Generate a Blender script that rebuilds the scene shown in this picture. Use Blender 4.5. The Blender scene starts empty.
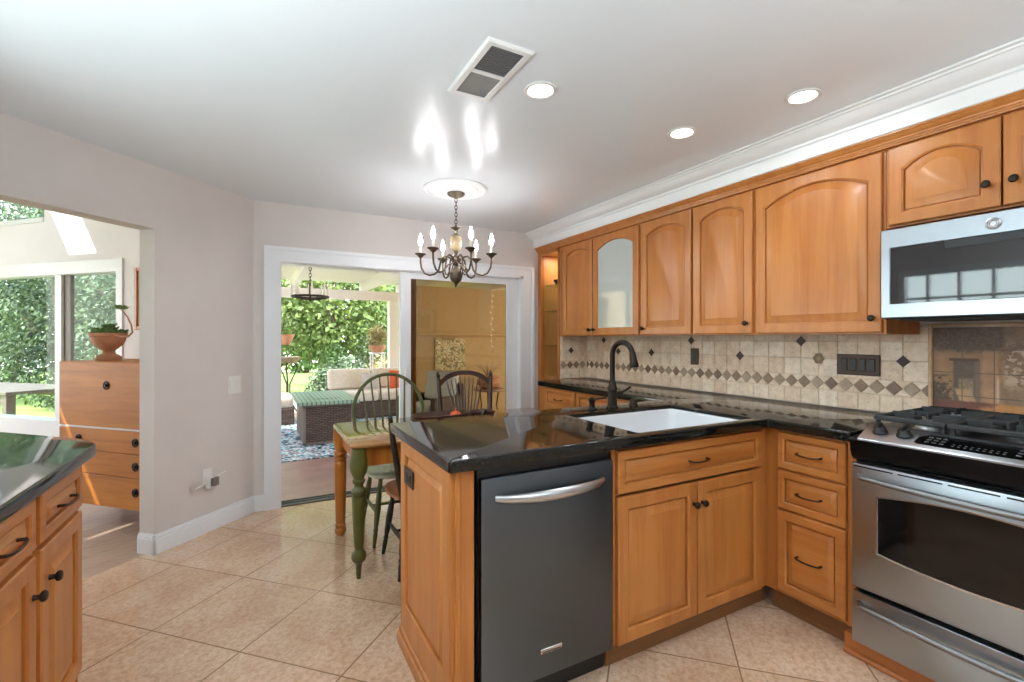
import bpy, bmesh, math, random
from math import sin, cos, pi, radians, sqrt
from mathutils import Vector, Matrix

SC = bpy.context.scene
COL = SC.collection
random.seed(7)

# ------------------------------------------------------------------ camera, sky, sun, exposure
CAM_H = 1.33
cam_d = bpy.data.cameras.new('camera')
cam = bpy.data.objects.new('camera', cam_d)
COL.objects.link(cam)
cam.location = (0, 0, CAM_H)
cam.rotation_euler = (radians(90), 0, radians(-28.4))
cam_d.sensor_width = 36.0
cam_d.lens = 470.0 / 1024.0 * 36.0
cam_d.shift_y = -2.6 / 1024.0
cam_d.clip_start = 0.02
SC.camera = cam

SC.view_settings.view_transform = 'Standard'
SC.view_settings.look = 'None'
SC.view_settings.gamma = 1.0
SC.view_settings.use_curve_mapping = False
SC.view_settings.exposure = 1.17
SC.cycles.use_denoising = True
SC.cycles.max_bounces = 10
SC.cycles.diffuse_bounces = 6
SC.cycles.glossy_bounces = 5
SC.cycles.transmission_bounces = 6
SC.cycles.transparent_max_bounces = 16
SC.cycles.sample_clamp_indirect = 6.0

world = bpy.data.worlds.new('sky')
SC.world = world
world.use_nodes = True
wn = world.node_tree
bg = wn.nodes['Background']
WORLD_STRENGTH = 3.3
bg.inputs[1].default_value = WORLD_STRENGTH
tc = wn.nodes.new('ShaderNodeTexCoord')
sep = wn.nodes.new('ShaderNodeSeparateXYZ')
rmp = wn.nodes.new('ShaderNodeValToRGB')
wn.links.new(tc.outputs['Generated'], sep.inputs[0])
wn.links.new(sep.outputs['Z'], rmp.inputs[0])
rmp.color_ramp.elements[0].position = 0.0
rmp.color_ramp.elements[0].color = (1.0, 0.99, 0.97, 1)
rmp.color_ramp.elements[1].position = 0.7
rmp.color_ramp.elements[1].color = (0.62, 0.78, 1.0, 1)
wn.links.new(rmp.outputs[0], bg.inputs[0])

# diagonal frame of the sun room: a runs along the diagonal wall, b into the sun room
R2 = sqrt(0.5)
def AB(a, b, z=0.0):
    return Vector(((a - b) * R2, (a + b) * R2, z))

sun_d = bpy.data.lights.new('sun', 'SUN')
sun_d.energy = 5.0
sun_d.angle = radians(0.6)
sun_d.color = (1.0, 0.95, 0.86)
sun = bpy.data.objects.new('sun', sun_d)
COL.objects.link(sun)
SUN_DIR = (AB(0.9, -0.60) + Vector((0, 0, -1.0))).normalized()
sun.rotation_euler = SUN_DIR.to_track_quat('-Z', 'Y').to_euler()

def area_light(name, loc, rot, sx, sy, power, color=(1, 1, 1), shape='RECTANGLE', parent=None, spread=180):
    d = bpy.data.lights.new(name, 'AREA')
    d.shape = shape
    d.size = sx
    d.size_y = sy
    d.energy = power
    d.color = color
    d.spread = radians(spread)
    o = bpy.data.objects.new(name, d)
    COL.objects.link(o)
    o.location = loc
    o.rotation_euler = rot
    if parent:
        o.parent = parent
    return o

# added area lamp outside the left window, strengthening its daylight indoors
LEFT_FILL = 15.0
area_light('added_window_lamp', (-1.34, 1.75, 1.6), (0, radians(-90), 0), 0.86, 1.45, LEFT_FILL, (0.80, 0.92, 1.0))

# ------------------------------------------------------------------ materials
def lin(c):
    return tuple(((x / 255.0) / 12.92 if x / 255.0 <= 0.04045 else ((x / 255.0 + 0.055) / 1.055) ** 2.4) for x in c)

def base_mat(name, rgb, rough=0.5, metal=0.0, spec=0.5):
    m = bpy.data.materials.new(name)
    m.use_nodes = True
    b = m.node_tree.nodes['Principled BSDF']
    b.inputs['Base Color'].default_value = (*lin(rgb), 1)
    b.inputs['Roughness'].default_value = rough
    b.inputs['Metallic'].default_value = metal
    b.inputs['Specular IOR Level'].default_value = spec
    return m

class NT:
    def __init__(self, m):
        self.t = m.node_tree
        self.b = self.t.nodes['Principled BSDF']
    def n(self, kind, **kw):
        x = self.t.nodes.new(kind)
        for k, v in kw.items():
            setattr(x, k, v)
        return x
    def l(self, a, b):
        self.t.links.new(a, b)
    def coord(self, scale=(1, 1, 1), rot=(0, 0, 0), loc=(0, 0, 0), kind='Object'):
        c = self.n('ShaderNodeTexCoord')
        mp = self.n('ShaderNodeMapping')
        mp.inputs['Scale'].default_value = scale
        mp.inputs['Rotation'].default_value = rot
        mp.inputs['Location'].default_value = loc
        self.l(c.outputs[kind], mp.inputs[0])
        return mp.outputs[0]
    def noise(self, vec, scale=5, detail=4, rough=0.55, dist=0.0):
        x = self.n('ShaderNodeTexNoise')
        x.inputs['Scale'].default_value = scale
        x.inputs['Detail'].default_value = detail
        x.inputs['Roughness'].default_value = rough
        x.inputs['Distortion'].default_value = dist
        self.l(vec, x.inputs['Vector'])
        return x.outputs['Fac']
    def ramp(self, fac, stops):
        r = self.n('ShaderNodeValToRGB')
        e = r.color_ramp.elements
        while len(e) < len(stops):
            e.new(0.5)
        for i, (p, c) in enumerate(stops):
            e[i].position = p
            e[i].color = (*lin(c), 1)
        self.l(fac, r.inputs[0])
        return r.outputs[0]
    def mix(self, fac, a, b, mode='MIX'):
        x = self.n('ShaderNodeMix', data_type='RGBA', blend_type=mode)
        if isinstance(fac, float):
            x.inputs[0].default_value = fac
        else:
            self.l(fac, x.inputs[0])
        for s, v in ((6, a), (7, b)):
            if isinstance(v, tuple):
                x.inputs[s].default_value = (*lin(v), 1)
            else:
                self.l(v, x.inputs[s])
        return x.outputs[2]
    def bump(self, h, strength=0.2, dist=0.01):
        x = self.n('ShaderNodeBump')
        x.inputs['Strength'].default_value = strength
        x.inputs['Distance'].default_value = dist
        self.l(h, x.inputs['Height'])
        self.l(x.outputs[0], self.b.inputs['Normal'])

def wood(name, light, dark, rough=0.35, axis='z', fine=14.0, coat=0.0):
    m = base_mat(name, light, rough)
    q = NT(m)
    sc = {'x': (0.9, fine, fine), 'y': (fine, 0.9, fine), 'z': (fine, fine, 0.9)}[axis]
    v = q.coord(sc)
    f1 = q.noise(v, 1.2, 5, 0.6, 0.6)
    c1 = q.ramp(f1, [(0.3, dark), (0.62, light)])
    v2 = q.coord((2.2, 2.2, 2.2))
    f2 = q.noise(v2, 1.0, 2, 0.5)
    c2 = q.ramp(f2, [(0.35, (236, 236, 236)), (0.65, (255, 255, 255))])
    q.l(q.mix(0.8, c1, c2, 'MULTIPLY'), q.b.inputs['Base Color'])
    if coat:
        q.b.inputs['Coat Weight'].default_value = coat
        q.b.inputs['Coat Roughness'].default_value = 0.15
    return m

def mottled(name, c1, c2, scale=6.0, rough=0.6, detail=5, metal=0.0, lo=0.35, hi=0.65, bump=0.0):
    m = base_mat(name, c1, rough, metal)
    q = NT(m)
    f = q.noise(q.coord(), scale, detail)
    q.l(q.ramp(f, [(lo, c1), (hi, c2)]), q.b.inputs['Base Color'])
    if bump:
        q.bump(f, bump, 0.01)
    return m

def brushed(name, rgb, rough=0.28, axis='x', amp=0.07):
    m = base_mat(name, rgb, rough, 1.0)
    q = NT(m)
    sc = {'x': (2, 90, 90), 'y': (90, 2, 90), 'z': (90, 90, 2)}[axis]
    f = q.noise(q.coord(sc), 1.5, 3)
    mr = q.n('ShaderNodeMapRange')
    mr.inputs['To Min'].default_value = rough - amp * .5
    mr.inputs['To Max'].default_value = rough + amp * .5
    q.l(f, mr.inputs['Value'])
    q.l(mr.outputs[0], q.b.inputs['Roughness'])
    return m

def emissive(name, rgb, strength):
    m = base_mat(name, rgb, 0.5)
    b = m.node_tree.nodes['Principled BSDF']
    b.inputs['Emission Color'].default_value = (*lin(rgb), 1)
    b.inputs['Emission Strength'].default_value = strength
    return m

def thin_glass(name, tint=(255, 255, 255), refl=0.06, rough=0.0):
    m = bpy.data.materials.new(name)
    m.use_nodes = True
    t = m.node_tree
    t.nodes.remove(t.nodes['Principled BSDF'])
    out = t.nodes['Material Output']
    tr = t.nodes.new('ShaderNodeBsdfTransparent')
    tr.inputs[0].default_value = (*lin(tint), 1)
    gl = t.nodes.new('ShaderNodeBsdfGlossy')
    gl.inputs['Roughness'].default_value = rough
    lw = t.nodes.new('ShaderNodeLayerWeight')
    lw.inputs[0].default_value = 0.5
    pw = t.nodes.new('ShaderNodeMath')
    pw.operation = 'POWER'
    pw.inputs[1].default_value = 5.0
    mr = t.nodes.new('ShaderNodeMath')
    mr.operation = 'MULTIPLY_ADD'
    mr.use_clamp = True
    mr.inputs[1].default_value = 0.35
    mr.inputs[2].default_value = refl
    mx = t.nodes.new('ShaderNodeMixShader')
    t.links.new(lw.outputs['Facing'], pw.inputs[0])
    t.links.new(pw.outputs[0], mr.inputs[0])
    t.links.new(mr.outputs[0], mx.inputs[0])
    t.links.new(tr.outputs[0], mx.inputs[1])
    t.links.new(gl.outputs[0], mx.inputs[2])
    t.links.new(mx.outputs[0], out.inputs[0])
    return m

M = {}
MAPLE_L, MAPLE_D = (199, 130, 66), (180, 106, 46)
M['maple'] = wood('honey_maple', MAPLE_L, MAPLE_D, 0.34, 'z')
M['maple_h'] = wood('honey_maple_across', MAPLE_L, MAPLE_D, 0.34, 'x')
M['maple_in'] = wood('maple_interior', (214, 158, 92), (196, 138, 76), 0.45, 'z')
M['maple_dark'] = wood('cabinet_side_wood', (150, 86, 46), (128, 70, 36), 0.4, 'z')
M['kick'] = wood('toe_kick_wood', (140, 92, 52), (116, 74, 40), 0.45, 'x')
M['redwood'] = wood('platform_wood', (196, 122, 66), (176, 102, 52), 0.35, 'x')
M['dresser'] = wood('dresser_oak', (200, 126, 44), (170, 98, 26), 0.5, 'x', 10)
M['walnut'] = wood('dark_walnut', (66, 36, 22), (42, 22, 13), 0.4, 'z')
M['walnut_x'] = wood('dark_walnut_bowl', (72, 42, 28), (46, 26, 17), 0.4, 'x')
M['table_wood'] = wood('table_pine', (196, 122, 48), (152, 82, 26), 0.3, 'z')
M['table_top'] = wood('table_top_varnish', (168, 118, 66), (132, 84, 40), 0.07, 'x', 12, 0.6)
M['seat_brown'] = wood('worn_seat_wood', (160, 100, 62), (124, 72, 44), 0.4, 'y')
M['teak'] = wood('weathered_teak', (122, 108, 96), (90, 78, 68), 0.7, 'x')
M['wall'] = mottled('taupe_wall_paint', (211, 204, 200), (215, 208, 204), 3.0, 0.75)
M['sun_wall'] = mottled('white_wall_paint', (236, 231, 236), (240, 235, 240), 3.0, 0.75)
M['white_trim'] = base_mat('white_trim_paint', (232, 234, 237), 0.35)
M['crown_white'] = base_mat('white_crown_paint', (234, 234, 233), 0.4)
M['plastic_white'] = base_mat('white_plastic', (228, 226, 222), 0.4)
M['plastic_grey'] = base_mat('grey_plastic', (120, 112, 104), 0.5)
M['bronze'] = base_mat('oil_rubbed_bronze', (46, 38, 32), 0.38, 0.7)
M['bronze_l'] = base_mat('bronze_pull', (64, 48, 38), 0.4, 0.7)
M['plate_dark'] = base_mat('dark_bronze_plate', (74, 60, 50), 0.45, 0.5)
M['black_plastic'] = base_mat('black_plastic', (20, 20, 21), 0.35)
M['black_enamel'] = base_mat('black_enamel', (9, 9, 10), 0.3, 0.0, 0.18)
M['cast_iron'] = base_mat('cast_iron', (44, 46, 47), 0.55)
M['burner'] = base_mat('burner_cap', (30, 30, 31), 0.5)
M['steel'] = brushed('brushed_steel_range', (170, 177, 184), 0.3, 'x', 0.04)
M['steel_soft'] = brushed('satin_steel', (186, 188, 190), 0.32, 'x', 0.04)
M['slate'] = brushed('dark_slate_steel', (100, 106, 112), 0.34, 'x', 0.04)
M['slate_handle'] = base_mat('dishwasher_handle_steel', (196, 197, 199), 0.3, 1.0)
M['key_grey'] = base_mat('dim_key_print', (78, 78, 78), 0.5)
M['tile_border'] = mottled('travertine_liner', (214, 178, 138), (196, 158, 118), 24, 0.45)
M['handle_steel'] = base_mat('range_handle_steel', (140, 141, 142), 0.38, 1.0)
M['track_grey'] = base_mat('door_track_aluminium', (104, 106, 102), 0.5, 0.4)
M['chrome'] = base_mat('bright_chrome', (225, 226, 228), 0.15, 1.0)
M['oven_glass'] = base_mat('black_oven_glass', (14, 14, 15), 0.06)
M['mw_glass'] = base_mat('microwave_door_glass', (40, 41, 43), 0.03, 0.0, 0.9)
M['sink'] = base_mat('white_sink_enamel', (214, 217, 220), 0.2)
M['black_paint'] = mottled('black_chair_paint', (28, 27, 25), (44, 40, 35), 12, 0.4)
M['green_paint'] = mottled('sage_green_paint', (74, 79, 40), (90, 94, 52), 10, 0.4)
M['green_leg'] = mottled('olive_leg_paint', (72, 75, 28), (90, 88, 40), 10, 0.35)
M['green_seat'] = mottled('green_seat_reflection', (158, 168, 142), (182, 190, 164), 9, 0.16)  # paler than the chair: glossy reflections put into the seat colour
M['terracotta'] = mottled('terracotta', (200, 146, 116), (174, 122, 94), 9, 0.8)
M['orange'] = base_mat('orange_skin', (214, 92, 44), 0.45)
M['orange_cloth'] = base_mat('orange_cushion', (214, 96, 58), 0.85)
M['cushion'] = mottled('cream_cushion', (220, 208, 194), (206, 194, 180), 30, 0.9)
M['cushion_grey'] = mottled('grey_cushion', (196, 190, 184), (176, 170, 166), 30, 0.9)
M['cushion_white'] = mottled('pale_blue_cushion', (206, 212, 220), (190, 196, 206), 30, 0.9)
M['leaf_a'] = mottled('leaf_bright', (136, 154, 80), (94, 116, 54), 3, 0.5)
M['leaf_b'] = mottled('leaf_mid', (120, 146, 84), (84, 112, 62), 3, 0.55)
M['leaf_e'] = mottled('leaf_dark', (112, 128, 88), (44, 62, 40), 1.6, 0.5)
M['leaf_c'] = mottled('leaf_grey_green', (128, 144, 112), (88, 106, 80), 3, 0.6)
M['leaf_d'] = mottled('leaf_straw', (186, 170, 120), (140, 124, 80), 3, 0.7)
M['bark'] = mottled('bark', (150, 132, 112), (110, 92, 76), 14, 0.9)
M['grass'] = mottled('lawn_green', (172, 192, 104), (146, 170, 84), 8, 0.9)
M['path'] = mottled('pale_path', (226, 214, 196), (204, 190, 170), 6, 0.9)
M['patio'] = mottled('patio_paver', (158, 128, 118), (138, 108, 98), 4, 0.28)
M['pergola'] = base_mat('white_pergola_paint', (238, 231, 229), 0.6)
M['stucco'] = mottled('tan_stucco', (200, 172, 130), (190, 162, 120), 30, 0.85, bump=0.1)
M['brown_frame'] = base_mat('brown_screen_frame', (226, 158, 98), 0.5)
M['iron'] = base_mat('wrought_iron', (54, 44, 38), 0.6, 0.4)
M['stone'] = mottled('weathered_stone', (150, 132, 112), (118, 102, 86), 10, 0.9)
M['glass'] = thin_glass('window_glass', (238, 244, 242), 0.005)
M['glass_tint'] = thin_glass('tinted_door_glass', (198, 190, 172), 0.03)
M['glass_shelf'] = thin_glass('shelf_glass', (224, 238, 232), 0.05)
M['bulb'] = emissive('candle_bulb', (248, 247, 250), 60.0)
M['lamp'] = emissive('downlight_lens', (255, 250, 240), 14.0)
M['candle'] = base_mat('ivory_candle_sleeve', (240, 234, 220), 0.4)
M['brass'] = mottled('antique_pewter', (84, 74, 62), (112, 98, 80), 20, 0.35, 4, 0.75)
M['cream_glass'] = mottled('cream_marbled_glass', (178, 158, 122), (112, 94, 66), 16, 0.2)
M['outlet_glass'] = base_mat('clock_display', (18, 22, 22), 0.1)
M['vent_dark'] = base_mat('vent_dark', (58, 56, 54), 0.7)
M['vent_slat'] = base_mat('vent_slat_grey', (104, 102, 100), 0.6)
M['vent_grey'] = base_mat('vent_filter_grey', (138, 136, 133), 0.7)
M['succulent'] = mottled('succulent_green', (150, 178, 122), (112, 146, 92), 20, 0.5)
M['art_canvas'] = base_mat('canvas_edge', (226, 216, 190), 0.8)

# frosted cabinet glass
m = base_mat('frosted_cabinet_glass', (176, 184, 178), 0.3)
m.node_tree.nodes['Principled BSDF'].inputs['Coat Weight'].default_value = 1.0
m.node_tree.nodes['Principled BSDF'].inputs['Coat IOR'].default_value = 2.2
m.node_tree.nodes['Principled BSDF'].inputs['Coat Roughness'].default_value = 0.06
M['frost'] = m

# ceiling: white semi gloss with a hand trowelled surface
m = base_mat('ceiling_paint', (228, 233, 236), 0.27, 0.0, 0.3)
q = NT(m)
f = q.noise(q.coord((2.2, 2.2, 2.2)), 1.6, 3, 0.5)
q.bump(f, 0.12, 0.02)
M['ceiling'] = m

# granite
m = base_mat('dark_granite', (30, 30, 27), 0.07)
q = NT(m)
f = q.noise(q.coord(), 160, 3, 0.7)
c1 = q.ramp(f, [(0.42, (12, 12, 11)), (0.58, (30, 31, 27)), (0.70, (66, 62, 54))])
q.l(c1, q.b.inputs['Base Color'])
M['granite'] = m

# kitchen floor: 20 inch tiles laid at 45 degrees
m = base_mat('beige_floor_tile', (200, 170, 140), 0.13, 0.0, 0.6)
q = NT(m)
v = q.coord((1, 1, 1), (0, 0, radians(-45)), (-2.084 + 0.503 * 20, -2.682 + 0.503 * 20, 0))
br = q.n('ShaderNodeTexBrick')
br.offset = 0.0
br.squash = 1.0
br.inputs['Scale'].default_value = 1.0
br.inputs['Brick Width'].default_value = 0.503
br.inputs['Row Height'].default_value = 0.503
br.inputs['Mortar Size'].default_value = 0.0035
br.inputs['Mortar Smooth'].default_value = 0.1
br.inputs['Bias'].default_value = 0.0
br.inputs['Color1'].default_value = (0, 0, 0, 1)
br.inputs['Color2'].default_value = (1, 1, 1, 1)
br.inputs['Mortar'].default_value = (0.5, 0.5, 0.5, 1)
q.l(v, br.inputs['Vector'])
f1 = q.noise(v, 3.2, 6, 0.62, 0.3)
f2 = q.noise(v, 42, 5, 0.75, 0.2)
c1 = q.ramp(f1, [(0.28, (204, 168, 138)), (0.5, (222, 190, 161)), (0.74, (236, 212, 188))])
c2 = q.ramp(f2, [(0.34, (206, 192, 180)), (0.58, (255, 255, 255))])
c3 = q.mix(0.75, c1, c2, 'MULTIPLY')
tone = q.ramp(br.outputs['Color'], [(0.0, (236, 232, 228)), (1.0, (255, 255, 255))])
c4 = q.mix(0.6, c3, tone, 'MULTIPLY')
c5 = q.mix(br.outputs['Fac'], c4, (146, 116, 88))
q.l(c5, q.b.inputs['Base Color'])
inv = q.n('ShaderNodeMath', operation='SUBTRACT')
inv.inputs[0].default_value = 1.0
q.l(br.outputs['Fac'], inv.inputs[1])
q.bump(inv.outputs[0], 0.35, 0.003)
M['floor'] = m

# sun room planks running along the diagonal wall
m = base_mat('plank_floor', (190, 165, 145), 0.3)
q = NT(m)
v = q.coord((1, 1, 1), (0, 0, radians(-45)), (10, 10, 0))
br = q.n('ShaderNodeTexBrick')
br.offset = 0.37
br.inputs['Scale'].default_value = 1.0
br.inputs['Brick Width'].default_value = 1.2
br.inputs['Row Height'].default_value = 0.16
br.inputs['Mortar Size'].default_value = 0.0018
br.inputs['Color1'].default_value = (*lin((206, 184, 164)), 1)
br.inputs['Color2'].default_value = (*lin((184, 160, 140)), 1)
br.inputs['Mortar'].default_value = (*lin((130, 108, 92)), 1)
q.l(v, br.inputs['Vector'])
v2 = q.coord((2, 30, 1), (0, 0, radians(-45)))
f1 = q.noise(v2, 1.5, 5, 0.6)
q.l(q.mix(0.55, br.outputs['Color'], q.ramp(f1, [(0.3, (196, 188, 182)), (0.65, (255, 255, 255))]), 'MULTIPLY'), q.b.inputs['Base Color'])
M['planks'] = m

# wicker
m = base_mat('brown_wicker', (96, 76, 64), 0.6)
q = NT(m)
br = q.n('ShaderNodeTexBrick')
br.inputs['Scale'].default_value = 1.0
br.inputs['Brick Width'].default_value = 0.07
br.inputs['Row Height'].default_value = 0.022
br.inputs['Mortar Size'].default_value = 0.004
br.inputs['Color1'].default_value = (*lin((112, 92, 80)), 1)
br.inputs['Color2'].default_value = (*lin((84, 66, 58)), 1)
br.inputs['Mortar'].default_value = (*lin((34, 26, 24)), 1)
c = q.n('ShaderNodeTexCoord')
sp = q.n('ShaderNodeSeparateXYZ')
q.l(c.outputs['Object'], sp.inputs[0])
ad = q.n('ShaderNodeMath', operation='ADD')
q.l(sp.outputs[0], ad.inputs[0])
q.l(sp.outputs[1], ad.inputs[1])
cb = q.n('ShaderNodeCombineXYZ')
q.l(ad.outputs[0], cb.inputs[0])
q.l(sp.outputs[2], cb.inputs[1])
q.l(cb.outputs[0], br.inputs['Vector'])
q.l(br.outputs['Color'], q.b.inputs['Base Color'])
M['wicker'] = m

# patio rug
m = base_mat('blue_pattern_rug', (150, 170, 185), 0.95)
q = NT(m)
v = q.coord((1, 1, 1))
vo = q.n('ShaderNodeTexVoronoi')
vo.inputs['Scale'].default_value = 13
q.l(v, vo.inputs['Vector'])
c1 = q.ramp(vo.outputs['Distance'], [(0.25, (60, 96, 122)), (0.42, (225, 228, 226)), (0.6, (120, 170, 190)), (0.8, (44, 52, 70))])
f = q.noise(v, 9, 2)
c2 = q.ramp(f, [(0.4, (210, 140, 130)), (0.55, (255, 255, 255))])
q.l(q.mix(0.6, c1, c2, 'MULTIPLY'), q.b.inputs['Base Color'])
M['rug'] = m

# slatted green-grey top of the fire table
m = base_mat('fire_table_top', (110, 136, 122), 0.35)
q = NT(m)
w = q.n('ShaderNodeTexWave')
w.inputs['Scale'].default_value = 6.0
w.inputs['Distortion'].default_value = 0.5
q.l(q.coord(), w.inputs['Vector'])
q.l(q.ramp(w.outputs['Fac'], [(0.1, (92, 118, 108)), (0.4, (150, 176, 156))]), q.b.inputs['Base Color'])
M['fire_top'] = m

def attr_mat(name, rough=0.6):
    m = base_mat(name, (200, 200, 200), rough)
    q = NT(m)
    a = q.n('ShaderNodeAttribute', attribute_name='col')
    q.l(a.outputs['Color'], q.b.inputs['Base Color'])
    return m, q
# travertine tiles: the stone colour of each tile, pitted
m, q = attr_mat('travertine', 0.45)
a = [n for n in q.t.nodes if n.type == 'ATTRIBUTE'][0]
f1 = q.noise(q.coord(), 22, 6, 0.7)
f2 = q.noise(q.coord((1, 1, 1.8)), 60, 4, 0.7)
c2 = q.ramp(f1, [(0.32, (226, 218, 208)), (0.6, (255, 255, 255))])
c3 = q.ramp(f2, [(0.30, (172, 150, 130)), (0.40, (255, 255, 255))])
q.l(q.mix(0.9, q.mix(0.9, a.outputs['Color'], c2, 'MULTIPLY'), c3, 'MULTIPLY'), q.b.inputs['Base Color'])
M['travertine'] = m
M['painted'], _q = attr_mat('painted_tile', 0.5)
M['canvas'], _q = attr_mat('painted_canvas', 0.8)

# ------------------------------------------------------------------ mesh builder
class MB:
    def __init__(self):
        self.v, self.f, self.c = [], [], []
    def add(self, verts, faces, col=None):
        o = len(self.v)
        self.v += [Vector(p) for p in verts]
        self.f += [tuple(i + o for i in fc) for fc in faces]
        self.c += [col] * len(faces)
        return o
    def xf(self, start, mat):
        for i in range(start, len(self.v)):
            self.v[i] = mat @ self.v[i]
        return self
    def box(self, x0, x1, y0, y1, z0, z1, b=0.0, seg=1, col=None):
        x0, x1 = min(x0, x1), max(x0, x1)
        y0, y1 = min(y0, y1), max(y0, y1)
        z0, z1 = min(z0, z1), max(z0, z1)
        if b <= 0:
            self.add([(x, y, z) for z in (z0, z1) for y in (y0, y1) for x in (x0, x1)],
                     [(0, 2, 3, 1), (4, 5, 7, 6), (0, 1, 5, 4), (2, 6, 7, 3), (0, 4, 6, 2), (1, 3, 7, 5)], col)
            return self
        b = min(b, (x1 - x0) * .49, (y1 - y0) * .49, (z1 - z0) * .49)
        bm = bmesh.new()
        bmesh.ops.create_cube(bm, size=1.0)
        for v in bm.verts:
            v.co = Vector((x0 + (v.co.x + .5) * (x1 - x0), y0 + (v.co.y + .5) * (y1 - y0), z0 + (v.co.z + .5) * (z1 - z0)))
        bmesh.ops.bevel(bm, geom=list(bm.edges), offset=b, segments=seg, profile=0.5, affect='EDGES')
        self.addbm(bm, col)
        return self
    def addbm(self, bm, col=None):
        bm.verts.index_update()
        self.add([v.co.copy() for v in bm.verts], [[v.index for v in fc.verts] for fc in bm.faces], col)
        bm.free()
    def rings(self, rings, close=True, cap0=True, cap1=True, col=None):
        n = len(rings[0])
        vs = [p for r in rings for p in r]
        fs = []
        for i in range(len(rings) - 1):
            for j in range(n if close else n - 1):
                k = (j + 1) % n
                fs.append((i * n + j, i * n + k, (i + 1) * n + k, (i + 1) * n + j))
        if cap0:
            fs.append(tuple(reversed(range(n))))
        if cap1:
            fs.append(tuple((len(rings) - 1) * n + j for j in range(n)))
        self.add(vs, fs, col)
        return self
    def lathe(self, prof, c=(0, 0, 0), n=20, cap0=True, cap1=True, col=None):
        rs = [[(c[0] + r * cos(2 * pi * j / n), c[1] + r * sin(2 * pi * j / n), c[2] + z) for j in range(n)] for r, z in prof]
        return self.rings(rs, True, cap0, cap1, col)
    def tube(self, pts, r, n=10, caps=True, closed=False, flat=1.0, col=None):
        P = [Vector(p) for p in pts]
        R = r if isinstance(r, (list, tuple)) else [r] * len(P)
        up = None
        rs = []
        for i, p in enumerate(P):
            if closed:
                t = P[(i + 1) % len(P)] - P[i - 1]
            else:
                t = P[min(i + 1, len(P) - 1)] - P[max(i - 1, 0)]
            t.normalize()
            if up is None:
                up = Vector((0, 0, 1)) if abs(t.z) < .9 else Vector((1, 0, 0))
            x = t.cross(up)
            if x.length < 1e-5:
                x = t.cross(Vector((0.3, 1, 0.2)))
            x.normalize()
            y = x.cross(t).normalized()
            up = y
            rs.append([p + x * (R[i] * cos(2 * pi * j / n)) + y * (R[i] * flat * sin(2 * pi * j / n)) for j in range(n)])
        if closed:
            rs.append(rs[0])
            caps = False
        return self.rings(rs, True, caps, caps, col)
    def cyl(self, p0, p1, r0, r1=None, n=16, col=None):
        return self.tube([p0, p1], [r0, r0 if r1 is None else r1], n, col=col)
    def prism(self, poly, z0, z1, plane='xy', col=None):
        def m(p, h):
            return {'xy': (p[0], p[1], h), 'xz': (p[0], h, p[1]), 'yz': (h, p[0], p[1])}[plane]
        return self.rings([[m(p, z0) for p in poly], [m(p, z1) for p in poly]], col=col)
    def ball(self, c, r, sx=1, sy=1, sz=1, n=14, m=9, col=None):
        prof = [(max(1e-4, sin(pi * i / m)), -cos(pi * i / m)) for i in range(m + 1)]
        rs = [[(c[0] + r * sx * a * cos(2 * pi * j / n), c[1] + r * sy * a * sin(2 * pi * j / n), c[2] + r * sz * z) for j in range(n)] for a, z in prof]
        return self.rings(rs, col=col)
    def pillow(self, x0, x1, y0, y1, z0, z1, b=0.04):
        return self.box(x0, x1, y0, y1, z0, z1, b, 3)
    def plate_with_hole(self, xs, ys, inside, z0, z1, vb=0.0, hb=0.0, seg=3):
        """Slab over the grid cells for which inside(cx, cy) holds, edges rounded."""
        bm = bmesh.new()
        vid = {}
        def vt(i, j):
            if (i, j) not in vid:
                vid[(i, j)] = bm.verts.new((xs[i], ys[j], z0))
            return vid[(i, j)]
        fs = []
        for i in range(len(xs) - 1):
            for j in range(len(ys) - 1):
                if inside((xs[i] + xs[i + 1]) / 2, (ys[j] + ys[j + 1]) / 2):
                    fs.append(bm.faces.new((vt(i, j), vt(i + 1, j), vt(i + 1, j + 1), vt(i, j + 1))))
        ret = bmesh.ops.extrude_face_region(bm, geom=fs)
        for g in ret['geom']:
            if isinstance(g, bmesh.types.BMVert):
                g.co.z = z1
        bmesh.ops.recalc_face_normals(bm, faces=bm.faces)
        bmesh.ops.dissolve_limit(bm, angle_limit=radians(1), verts=bm.verts, edges=bm.edges)
        if vb:
            es = [e for e in bm.edges if abs(e.verts[0].co.z - e.verts[1].co.z) > 1e-4]
            bmesh.ops.bevel(bm, geom=es, offset=vb, segments=6, profile=.5, affect='EDGES')
        if hb:
            es = [e for e in bm.edges if abs(e.verts[0].co.z - e.verts[1].co.z) < 1e-5 and len(e.link_faces) == 2 and e.calc_face_angle(0) > 1.0]
            bmesh.ops.bevel(bm, geom=es, offset=hb, segments=seg, profile=.5, affect='EDGES')
        bmesh.ops.triangulate(bm, faces=[f for f in bm.faces if len(f.verts) > 4])
        self.addbm(bm)
        return self
    def build(self, name, mat, parent=None, off=None, angle=35):
        me = bpy.data.meshes.new(name)
        vs = self.v if off is None else [p - Vector(off) for p in self.v]
        me.from_pydata([tuple(p) for p in vs], [], self.f)
        bm = bmesh.new()
        bm.from_mesh(me)
        bmesh.ops.recalc_face_normals(bm, faces=bm.faces)
        bm.to_mesh(me)
        bm.free()
        if any(c is not None for c in self.c):
            at = me.color_attributes.new('col', 'FLOAT_COLOR', 'CORNER')
            for p in me.polygons:
                c = self.c[p.index] or (1, 1, 1)
                for li in p.loop_indices:
                    at.data[li].color = (*c, 1)
        for p in me.polygons:
            p.use_smooth = True
        me.set_sharp_from_angle(angle=radians(angle))
        me.materials.append(M[mat] if isinstance(mat, str) else mat)
        o = bpy.data.objects.new(name, me)
        COL.objects.link(o)
        if parent is not None:
            o.parent = parent
        elif off is not None:
            o.location = off
        return o

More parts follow.
